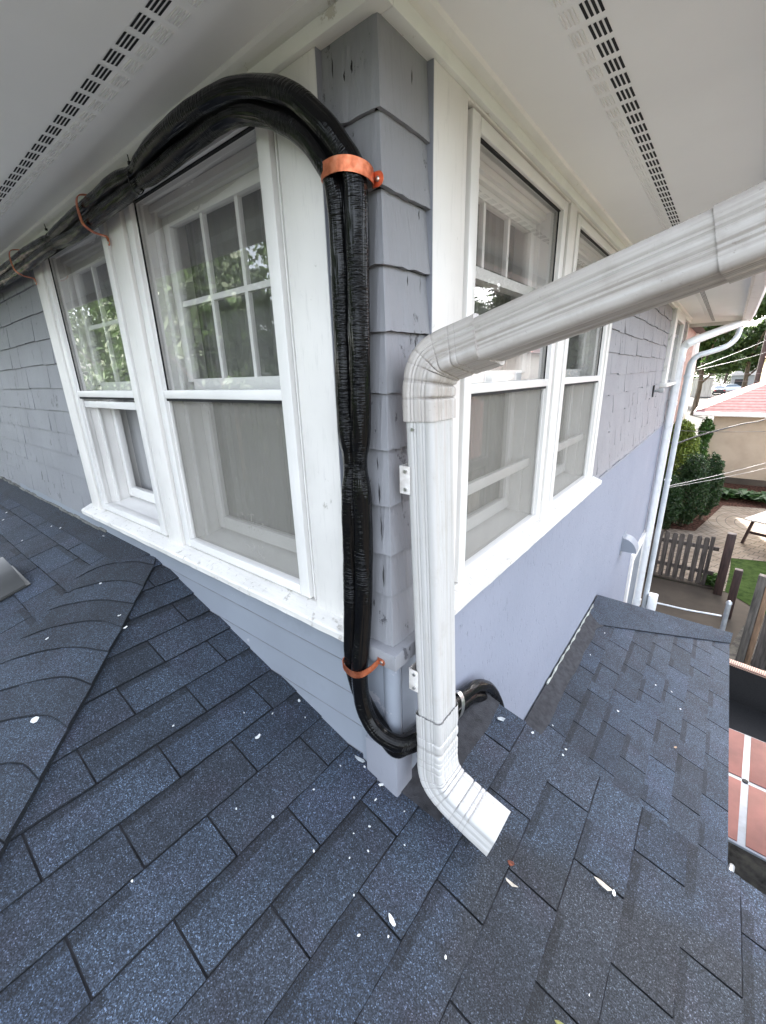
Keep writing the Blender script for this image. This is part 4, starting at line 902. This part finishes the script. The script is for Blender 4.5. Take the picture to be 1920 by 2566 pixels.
# garage: walls, hipped red roof, gutter
M['garage'] = simple('beige_stucco', (.40,.33,.25), .85, .12, 1.5, .3, .004, 30)
def redroof():
    m, nt, b = newmat('red_asphalt_shingles'); v = coords(nt); w = nt.nodes.new('ShaderNodeTexWave'); w.wave_type = 'BANDS'; w.bands_direction = 'Z'; w.inputs['Scale'].default_value = 3.4; w.inputs['Distortion'].default_value = .3; nt.links.new(v, w.inputs['Vector'])
    c = ramp(nt, w.outputs[0], [(.0,(.12,.050,.050)),(.18,(.21,.105,.105)),(1,(.25,.13,.13))]); c = mix(nt, c, ramp(nt, noise(nt, v, 6, 5), [(.3,(.75,)*3),(.7,(1.1,)*3)]), 1.0, 'MULTIPLY')
    nt.links.new(c, b.inputs['Base Color']); b.inputs['Roughness'].default_value = .9; return m
M['redroof'] = redroof(); [n_.inputs['Specular IOR Level'].__setattr__('default_value', .05) for n_ in M['redroof'].node_tree.nodes if n_.type == 'BSDF_PRINCIPLED']
ga = empty('garage', (.42,20.8,GZ), label='beige stucco garage with a hipped red shingle roof and white gutter', cat='garage')
def local(o, root): o.location = -Vector(root.location); return o
local(box('wall', 'garage', ga, .42, 7.5, 20.8, 28, GZ, -1.80), ga)
local(box('foundation', 'concrete', ga, .40, 7.52, 20.77, 28, GZ, GZ+.25), ga)
mb = MB(); e0, e1, e2, e3 = (-.22,20.35,-1.68),(8.1,20.35,-1.68),(8.1,28.5,-1.68),(-.22,28.5,-1.68); a, b = (3.6,24.4,.15),(4.2,24.4,.15)
mb.quad([e0,e1,b,a]); mb.quad([e1,e2,b]); mb.quad([e2,e3,a,b]); mb.quad([e3,e0,a]); mb.quad([e3,e2,e1,e0]); local(mb.build('roof', 'redroof', ga), ga)
mb = MB(); mb.box(-.26,8.14,20.26,20.34,-1.80,-1.66,bev=.02); mb.box(-.26,-.23,20.34,28.5,-1.80,-1.66); mb.box(-.2,8.1,20.36,20.79,-1.825,-1.80); local(mb.build('gutter','spout',ga), ga)
# neighbouring building just behind the house corner; its far part stands beyond the alley shrubs
M['nbr'] = simple('pinkish_brick', (.40,.27,.22), .85, .25, 7, .4, .01, 25)
nb = empty('neighbour_house', (-4,16,GZ), label='tall pinkish brick house end just behind the far drain pipes', cat='house')
local(box('wall', 'nbr', nb, -7, -.72, 9.0, 22.8, GZ, 1.35), nb)
mb = MB(); mb.quad([(-7.3,8.7,1.34),(-.40,8.7,1.34),(-3.8,12,3.2),(-3.9,12,3.2)]); mb.quad([(-.40,8.7,1.34),(-.40,23.1,1.34),(-3.8,19,3.2),(-3.8,12,3.2)]); mb.quad([(-7.3,23.1,1.34),(-7.3,8.7,1.34),(-3.9,12,3.2),(-3.9,19,3.2)]); mb.quad([(-.40,23.1,1.34),(-7.3,23.1,1.34),(-3.9,19,3.2),(-3.8,19,3.2)]); mb.quad([(-7.3,8.7,1.34),(-7.3,23.1,1.34),(-.40,23.1,1.34),(-.40,8.7,1.34)])
local(mb.build('roof', simple('dark_grey_shingles',(.10,.095,.09),.9,.2), nb), nb)
local(box('pilaster', simple('rust_brown_paint',(.22,.085,.04),.7,.2), nb, -.719, -.66, 19.2, 20.6, GZ, -1.0), nb); local(box('trim', 'white', nb, -.719, -.62, 21.0, 22.85, GZ, 1.3), nb)
# picket gate, brown post, galvanised post and rail, board fence
M['oldwood'] = simple('weathered_wood', (.10,.085,.075), .85, .35, 5, .5, .004, 25, stretch=(6,6,.7)); M['brownpost'] = simple('dark_brown_stain', (.05,.027,.024), .7, .35, 6, .4, .004, 25, stretch=(5,5,.6))
gate = empty('picket_gate', (.45,9.75,GZ), label='weathered brown picket gate with rounded tops between house and brown post', cat='gate')
mb = MB()
for z in (.30, .85): mb.box(-.62, .62, .012, .05, z, z+.08)
mb.build('rail', 'oldwood', gate)
rr = random.Random(3)
for k in range(8):
    x = -.56+k*.132+(.03 if k > 5 else 0); w = .046; h = 1.12+rr.uniform(-.015,.015); pk = [(-w,.06),(w,.06),(w,h-.05),(w*.85,h-.02),(w*.5,h-.004),(0,h),(-w*.5,h-.004),(-w*.85,h-.02),(-w,h-.05)]
    mb = MB(); ln = rr.uniform(-.006,.006); mb.prism(pk, lambda a, b, t: (x+a+ln*b, t, b), -.012, .010); mb.build('picket', 'oldwood', gate)
for x in (.50,):
    mb = MB(); mb.box(x-.05,x+.02,-.045,-.013,.05,1.16); mb.build('picket', 'oldwood', gate)
mb = MB(); mb.box(-.62,.66,-.10,.10,-.0,.045,bev=.01); tag(mb.build('kerb_stone', 'concrete', None, True), 'low row of kerb stones under the picket gate', 'kerb').location = (.45,9.80,GZ)
def post(name, x, y, z1, a, mat, label, cat='post'):
    mb = MB(); mb.box(-a,a,-a,a,0,z1-GZ,bev=a*.18); o = mb.build(name, mat, None, True); o.location = (x,y,GZ); return tag(o, label, cat)
post('fence_post', 1.20, 9.55, -3.15, .072, 'brownpost', 'thick dark brown post at the right end of the picket gate')
post('fence_post', 1.36, 8.55, -3.50, .058, 'brownpost', 'short dark brown post in front of the thick brown one')
mb = MB(); mb.tube([(0,0,0),(0,0,.9),(0,0,1.28)], .032, 14); mb.tube([(0,0,1.28),(0,0,1.31),(0,0,1.33)], lambda k,L:(.038,.034,.012)[k], 14)
gp = mb.build('steel_post', 'galv', None, True); gp.location = (1.17,6.35,GZ); tag(gp, 'galvanised steel fence post with a domed cap', 'post')
mb = MB(); mb.tube([(0,0,0),(.45,.05,-.01),(.86,.12,-.0)], .014, 8); gr_ = mb.build('steel_rail', 'galv', None, True); gr_.location = (.26,6.2,-3.42); tag(gr_, 'thin galvanised top rail running from the drain pipes to the steel post', 'rail')
bf = empty('board_fence', (1.5,6.5,GZ), label='grey weathered board fence behind the steel post at the right edge', cat='fence')
M['greywood'] = simple('grey_weathered_board', (.13,.115,.098), .85, .35, 5, .5, .004, 25, stretch=(6,6,.7))
mb = MB(); mb.box(-.085,.01,-.05,.05,0,1.75,bev=.006); mb.build('fence_post', 'greywood', bf, True)
mb = MB(); mb.box(.015,.075,-.05,.05,0,1.62,bev=.006); mb.build('brace', simple('tan_board',(.24,.15,.09),.8,.3,5,.4,.004,25,stretch=(6,6,.7)), bf, True)
for z in (.35,1.38):
    mb = MB(); mb.box(.08,2.8,.02,.06,z,z+.09); mb.build('rail', 'oldwood', bf)
for k in range(15):
    mb = MB(); x = .09+k*.16; mb.box(x,x+.15,-.012,.012,.04,1.55+rr.uniform(-.02,.02)); mb.build('board', 'oldwood', bf)
bf.rotation_euler = (0,0,R(-12))
plant('weed_clump', (1.62,6.1,GZ), [(0,0,.12,.35,.25,.16)], 1500, .03, 'hosta', 'low green weeds at the foot of the board fence', 'weeds', 41, (.01,.1))
plant('fern_clump', (1.08,9.9,GZ), [(0,0,.14,.20,.20,.16)], 900, .035, 'ivy', 'small fern under the last pickets of the gate', 'plant', 42, (.01,.1))
# white picnic table
pt = empty('picnic_table', (2.32,13.7,GZ), R(-24), label='white slatted outdoor table standing on the sunlit pavers', cat='table')
M['whitewood'] = simple('sunlit_white_paint', (.55,.52,.48), .6, .12, 4, .3, .003, 30, stretch=(1,8,1))
for k in range(6): mb = MB(); mb.box(-.42+k*.145, -.29+k*.145, -.95,.95,.715,.75,bev=.004); mb.build('slat','whitewood',pt)
for y in (-.7,.7):
    for sx in (-1,1): mb = MB(); mb.hexa([(sx*.42-.03,y-.03,0),(sx*.42+.03,y-.03,0),(sx*.42+.03,y+.03,0),(sx*.42-.03,y+.03,0),(sx*.3-.03,y-.03,.714),(sx*.3+.03,y-.03,.714),(sx*.3+.03,y+.03,.714),(sx*.3-.03,y+.03,.714)]); mb.build('leg','brownpost',pt)
    mb = MB(); mb.box(-.36,.36,y+.031,y+.06,.3,.37); mb.build('brace','brownpost',pt)
# tiled patio table and sling chair below the eave
M['tile'] = simple('pink_clay_tile', (.19,.068,.052), .75, .2, 3, .1, .001, 20); M['frame'] = simple('slate_blue_frame', (.20,.22,.25), .4, .15, 8, .1, .001, 30)
tb = empty('patio_table', (1.62,3.55,-3.82), R(-3), label='patio table with pink tile panels in a slate frame and empty umbrella hole', cat='table')
mb = MB(); mb.box(-.62,.62,-.62,.86,-.035,-.008,bev=.006); mb.build('frame','frame',tb,True)
for (x0,x1) in ((-.60,-.245),(-.19,.19),(.245,.60)):
    for (y0,y1) in ((-.60,.12),(.17,.84)): mb = MB(); mb.box(x0,x1,y0,y1,-.0075,.0,bev=.002); mb.build('tile_panel','tile',tb,True)
mb = MB(); mb.tube([(-.2175,.145,-.03),(-.2175,.145,.003)],.024,16); mb.build('umbrella_hole','blk',tb)
for sx in (-.54,.54):
    for sy in (-.54,.78): mb = MB(); mb.tube([(sx,sy,-.68),(sx*.92,sy*.92,-.035)],.018,8); mb.build('leg','frame',tb,True)
M['sling'] = simple('black_sling_mesh', (.012,.012,.013), .7, .3, 60, .3, .001, 300)
def woven():
    m, nt, b = newmat('woven_tan_rim'); v = coords(nt, 'Object', (1,1,1), (0,0,.8)); c = nt.nodes.new('ShaderNodeTexChecker'); c.inputs['Scale'].default_value = 70; c.inputs[1].default_value = (.55,.36,.27,1); c.inputs[2].default_value = (.10,.05,.04,1)
    nt.links.new(v, c.inputs['Vector']); nt.links.new(c.outputs[0], b.inputs['Base Color']); b.inputs['Roughness'].default_value = .7; return m
M['woven'] = woven()
ch = empty('sling_chair', (1.62,5.15,GZ), R(-8), label='black mesh patio chair with a woven tan rim pushed to the tiled table', cat='chair')
mb = MB(); mb.hexa([(-.46,.10,.44),(.46,.10,.44),(.46,.16,.46),(-.46,.16,.46),(-.46,.02,.98),(.46,.02,.98),(.46,.06,1.0),(-.46,.06,1.0)]); mb.build('backrest','sling',ch)
mb = MB(); mb.hexa([(-.46,-.52,.40),(.46,-.52,.40),(.46,.12,.43),(-.46,.12,.43),(-.46,-.52,.43),(.46,-.52,.43),(.46,.12,.46),(-.46,.12,.46)]); mb.build('seat','sling',ch)
mb = MB(); mb.box(-.48,.48,.0,.10,.985,1.025,bev=.01); mb.build('top_rim','woven',ch,True)
for sx in (-.44,.44):
    for sy in (-.46,.12): mb = MB(); mb.tube([(sx,sy,0),(sx,sy,.42)],.016,8); mb.build('leg','frame',ch,True)
    mb = MB(); mb.tube([(sx,-.44,.43),(sx,-.42,.64),(sx,.06,.66)],.018,8); mb.build('arm','frame',ch,True)
c2 = empty('patio_chair', (1.56,2.45,GZ), R(170), label='dark metal patio chair with curved arms at the near side of the tiled table', cat='chair')
mb = MB(); mb.box(-.26,.26,-.25,.25,.42,.45,bev=.01); mb.build('seat','sling',c2,True)
mb = MB(); mb.hexa([(-.26,.22,.45),(.26,.22,.45),(.26,.25,.45),(-.26,.25,.45),(-.26,.32,.90),(.26,.32,.90),(.26,.35,.90),(-.26,.35,.90)]); mb.build('backrest','sling',c2)
for sx in (-.29,.29):
    mb = MB(); mb.tube([tuple(p) for p in spline([(sx,.28,.66),(sx,.1,.70),(sx,-.15,.69),(sx,-.26,.60),(sx,-.24,.45)],.02)],.020,10); mb.build('arm','galv',c2,True)
    for sy in (-.23,.24): mb = MB(); mb.tube([(sx,sy,0),(sx*.95,sy,.44)],.015,8); mb.build('leg','galv',c2,True)
# parked cars, shed, trees, pole and wires far down the alley
M['carpaint'] = simple('dark_metallic_paint', (.035,.04,.05), .22, .1, 3, 0, metal=.4); M['carsilver'] = simple('silver_paint', (.45,.46,.48), .3, .05, 3, 0, metal=.4); M['tyre'] = simple('rubber', (.015,.015,.015), .8, .1, 10, 0); M['autoglass'] = simple('car_glass', (.10,.13,.16), .08, .1, 3, 0)
M['lampred'] = simple('tail_lamp', (.35,.02,.02), .3, .1, 3, 0)
def car(loc, rz, paint_, label):
    root = empty('parked_car', loc, rz, label=label, cat='car')
    st = [(-2.25,.55,.80,.62),(-2.1,.48,.92,.76),(-1.2,.46,1.0,.84),(-.2,.46,1.0,.86),(1.4,.46,1.0,.86),(2.1,.50,.95,.80),(2.25,.58,.72,.66)]
    mb = MB()
    def rg(x, z0, zt, w): return [(-w*.98,x,z0-.2),(-w,x,z0),(-w*.97,x,zt-.12),(-w*.86,x,zt),(w*.86,x,zt),(w*.97,x,zt-.12),(w,x,z0),(w*.98,x,z0-.2)]
    RR_ = [rg(*q) for q in st]
    for i in range(len(RR_)-1):
        for j in range(8): mb.quad([RR_[i][j], RR_[i+1][j], RR_[i+1][(j+1)%8], RR_[i][(j+1)%8]])
    mb.quad(RR_[0]); mb.quad(RR_[-1][::-1]); mb.build('body', paint_, root, True)
    mb = MB(); cb = [(-1.5,.95,.72),(-.75,1.42,.60),(.75,1.44,.60),(1.55,.98,.72)]
    for i in range(3):
        a, b = cb[i], cb[i+1]; mb.quad([(-a[2],a[0],a[1]),(-b[2],b[0],b[1]),(b[2],b[0],b[1]),(a[2],a[0],a[1])])
    for s in (-1,1): mb.quad([(s*.74,-1.5,.93),(s*.60,-.75,1.42),(s*.60,.75,1.44),(s*.74,1.55,.96)])
    mb.build('windows', 'autoglass', root); mb = MB(); mb.box(-.60,.60,-.72,.72,1.41,1.46,bev=.02); mb.build('car_roof', paint_, root, True)
    for sx in (-.80,.80):
        for y in (-1.4,1.35):
            mb = MB(); mb.tube([(sx-.09,y,.33),(sx+.09,y,.33)],.33,20); w = mb.build('wheel','tyre',root,True); mb = MB(); mb.tube([(sx-.10,y,.33),(sx+.10,y,.33)],.20,12); mb.build('rim','carsilver',w,True)
        mb = MB(); mb.box(sx*.8-.14,sx*.8+.14,-2.27,-2.2,.62,.76); mb.build('tail_lamp','lampred',root)
car((-.55,95,GZ), R(8), 'carpaint', 'dark sedan parked in the alley seen from behind'); car((1.0,104,GZ), R(-60), 'carsilver', 'silver car half hidden behind the dark sedan')
sh = empty('shed', (-2.6,88,GZ), label='small pale shed with a flat roof left of the dark sedan', cat='shed')
mb = MB(); mb.box(-1.3,1.3,-1.3,1.3,0,2.9); mb.build('wall', simple('pale_board',(.45,.40,.36),.8,.2,2,.3,.02,6,stretch=(4,4,.3)), sh); mb = MB(); mb.hexa([(-1.5,-1.5,3.2),(1.5,-1.5,2.9),(1.5,1.5,2.9),(-1.5,1.5,3.2),(-1.5,-1.5,3.35),(1.5,-1.5,3.05),(1.5,1.5,3.05),(-1.5,1.5,3.35)]); mb.build('roof','spout',sh)
fg = empty('far_garage', (4.0,112,GZ), label='grey garage with white posts beyond the parked cars', cat='garage')
mb = MB(); mb.box(-3,6,-3,3,0,2.9); mb.build('wall', simple('grey_wall',(.26,.26,.25),.8,.15), fg); mb = MB(); mb.hexa([(-3.4,-3.4,2.9),(6.4,-3.4,2.9),(6.4,3.4,2.9),(-3.4,3.4,2.9),(-1,-.5,4.6),(4,-.5,4.6),(4,.5,4.6),(-1,.5,4.6)]); mb.build('roof', simple('grey_shingles',(.28,.27,.25),.9,.2), fg)
mb = MB(); mb.box(-2.4,-.4,-3.04,-3.01,0,2.2); mb.build('garage_door','blk',fg)
far = [(-1.6,52,9.5,3.4,'M'),(1.9,58,11,3.8,'M'),(-4.5,70,7.5,3.6,'M'),(.0,120,12,7.0,'M'),(3.5,66,9,3.0,'M'),(-9,110,13,7,'M'),(9,120,13,8,'M'),(4.5,135,12,8,'M')]
labs = ['tree overhanging the alley just right of the drain pipe elbow','tall leafy tree between the grey swan neck pipe and the utility pole','dense green tree rising behind the drain pipe elbow','broad green tree at the end of the alley behind the cars','leafy tree just left of the utility pole','big tree at the far left of the alley end','big tree right of the utility pole','farthest tree, closing the alley']
for k, (x, y, h, w, _) in enumerate(far):
    rt = random.Random(50+k); lobes = [(rt.uniform(-.5,.5)*w, rt.uniform(-.5,.5)*w, h*rt.uniform(.42,.95), w*rt.uniform(.32,.5), w*rt.uniform(.32,.5), w*rt.uniform(.25,.4)) for _ in range(9)]
    if k < 2: lobes = [(a, b_, max(c, 4.0), d, e, g*.8) for a, b_, c, d, e, g in lobes]
    plant('tree', (x,y,GZ), lobes, 9000, .22, 'leaf', labs[k], 'tree', 60+k, (.25,h*.55), group='trees beyond the alley')
mb = MB(); mb.tube([(0,0,0),(.0,0,5),(0,0,9.5)], lambda k, L:(.16,.14,.12)[k], 14); up = mb.build('utility_pole','brownpost',None,True); up.location = (2.05,36,GZ); tag(up, 'dark brown wooden utility pole right of the alley', 'utility pole')
wd = noflat(MB()); rw_ = random.Random(77); leaf_cloud(wd, [(-40+i*7.5+rw_.uniform(-2,2), 150+rw_.uniform(-6,6), GZ+rw_.uniform(2.5,7), 6, 5, rw_.uniform(4,7)) for i in range(12)], 26000, .34, 78)
tag(wd.build('far_wood', 'leaf', None, fix=False), 'dark mass of trees closing the view at the end of the alley', 'woods', kind='stuff')
yh = empty('yellow_house', (7.5,38,GZ), label='pale yellow building edge at the right, beyond the red garage roof', cat='house'); mb = MB(); mb.box(-5.0,6,-2,6,0,5.0); mb.build('wall', simple('pale_yellow_wall',(.62,.52,.33),.8,.1), yh); mb = MB(); mb.hexa([(-5.3,-2.4,5),(6.4,-2.4,5),(6.4,6.4,5),(-5.3,6.4,5),(-2,1,7),(3,1,7),(3,3,7),(-2,3,7)]); mb.build('roof','redroof',yh)
def wire(a, b, sag, rad, label, col='blk'):
    a, b = Vector(a), Vector(b); mb = MB(); P = [a.lerp(b, i/24)-Vector((0,0,sag*4*(i/24)*(1-i/24))) for i in range(25)]
    mb.tube([tuple(p-a) for p in P], rad, 6); o = mb.build('wire', col, None, True); o.location = a; tag(o, label, 'wire')
M['wirewhite'] = simple('pale_cable', (.16,.16,.16), .5, .05, 3, 0)
wire((.10,6.6,-.85),(1.48,12.0,-1.40),.02,.006,'thin straight black wire above the thick drop cable, crossing the garage wall')
mb = MB(); P = [tuple(Vector(p)-Vector((.10,6.5,-.84))) for p in spline([(.10,6.5,-.84),(.085,6.55,-.98),(.16,6.75,-1.06),(.40,7.6,-1.03),(.95,9.9,-1.06),(1.43,12.0,-1.13),(2.4,16,-1.0),(3.9,22,-.6)],.06)]
mb.tube(P, .013, 8); o = mb.build('drop_cable','blk',None,True); o.location = (.10,6.5,-.84); tag(o, 'thick twisted black service cable looping out from the drain pipe', 'cable')
wire((.12,6.6,-1.70),(1.61,12.0,-2.11),.02,.006,'upper of the two pale wires in front of the arborvitae','wirewhite'); wire((.12,6.6,-1.72),(1.64,12.0,-2.23),.02,.005,'lower of the two pale wires in front of the arborvitae','wirewhite')
wire((.23,7.0,.0),(2.3,30,1.6),.05,.005,'topmost overhead wire below the swan neck of the grey pipe','wirewhite'); wire((.23,7.0,-.03),(2.4,30,.9),.05,.005,'second overhead wire, just below the topmost','wirewhite')
wire((-.6,22,-.25),(3.2,30,-.35),.03,.006,'level overhead wire above the parked cars','wirewhite'); wire((-.6,22,-.50),(3.4,30,-.75),.03,.006,'lowest overhead wire above the parked cars','wirewhite')
# ---- what the window panes reflect: trees across the street on the left, a neighbour on the right
for k, (x, y, h, w) in enumerate([(-15,-9,9,4.5),(-23,-11,10,5.5),(-32,-12,11,6),(-9,-12,9,4),(-42,-16,12,7),(-3,-14,9,4.5),(-14,-19,14,6),(-19,-17,14,6),(11,37,16,7),(18,44,17,8),(5.5,40,14,5.5)]):
    rt = random.Random(80+k); lobes = [(rt.uniform(-.5,.5)*w, rt.uniform(-.4,.4)*w, h*rt.uniform(.25,.95), w*rt.uniform(.32,.5), w*rt.uniform(.32,.5), w*rt.uniform(.25,.42)) for _ in range(10)]
    plant('street_tree', (x,y,GZ), lobes, 8000 if k < 8 else 26000, .20 if k < 8 else .30, 'leaf', ['nearest street tree mirrored in the left windows','second street tree mirrored in the left windows','third street tree mirrored in the left windows','small street tree opposite the house corner','farthest street tree mirrored in the left windows','street tree opposite the camera','tall back row street tree mirrored in the left windows','second tall back row street tree mirrored in the left windows','tree behind the red roof house, mirrored in the side windows','tree beside the red roof house, mirrored in the side windows','farthest tree mirrored in the side windows'][k], 'tree', 90+k, (.22,h*.5), group='street trees mirrored in the windows')
rh = empty('red_roof_house', (13,22,GZ), label='white neighbour house with a red roof, mirrored in the side windows', cat='house')
mb = MB(); mb.box(-4,7,-8,9,0,5.6); wl = mb.build('wall', simple('cream_wall',(.62,.58,.52),.8,.08), rh)
mb = MB(); mb.hexa([(-4.6,-8.6,5.6),(7.6,-8.6,5.6),(7.6,9.6,5.6),(-4.6,9.6,5.6),(.8,-3,8.6),(2.2,-3,8.6),(2.2,4,8.6),(.8,4,8.6)]); mb.build('roof','redroof',rh)
for y in (-6,-2,2,6): mb = MB(); mb.box(-4.05,-3.98,y-.45,y+.45,2.9,4.6); o = mb.build('window','spout',rh); mb = MB(); mb.box(-4.06,-4.052,y-.38,y+.38,2.98,4.52); mb.build('pane','autoglass',o)
gr2 = empty('red_roof_shed', (5.6,10,GZ), label='low red roofed shed next door, mirrored in the side windows', cat='shed')
mb = MB(); mb.box(-1.6,2.2,-2.5,3,0,2.6); mb.build('wall','whitewood',gr2); mb = MB(); mb.hexa([(-2,-2.9,2.6),(2.6,-2.9,2.6),(2.6,3.4,2.6),(-2,3.4,2.6),(.3,-.2,4.4),(.4,-.2,4.4),(.4,.3,4.4),(.3,.3,4.4)]); mb.build('roof','redroof',gr2)
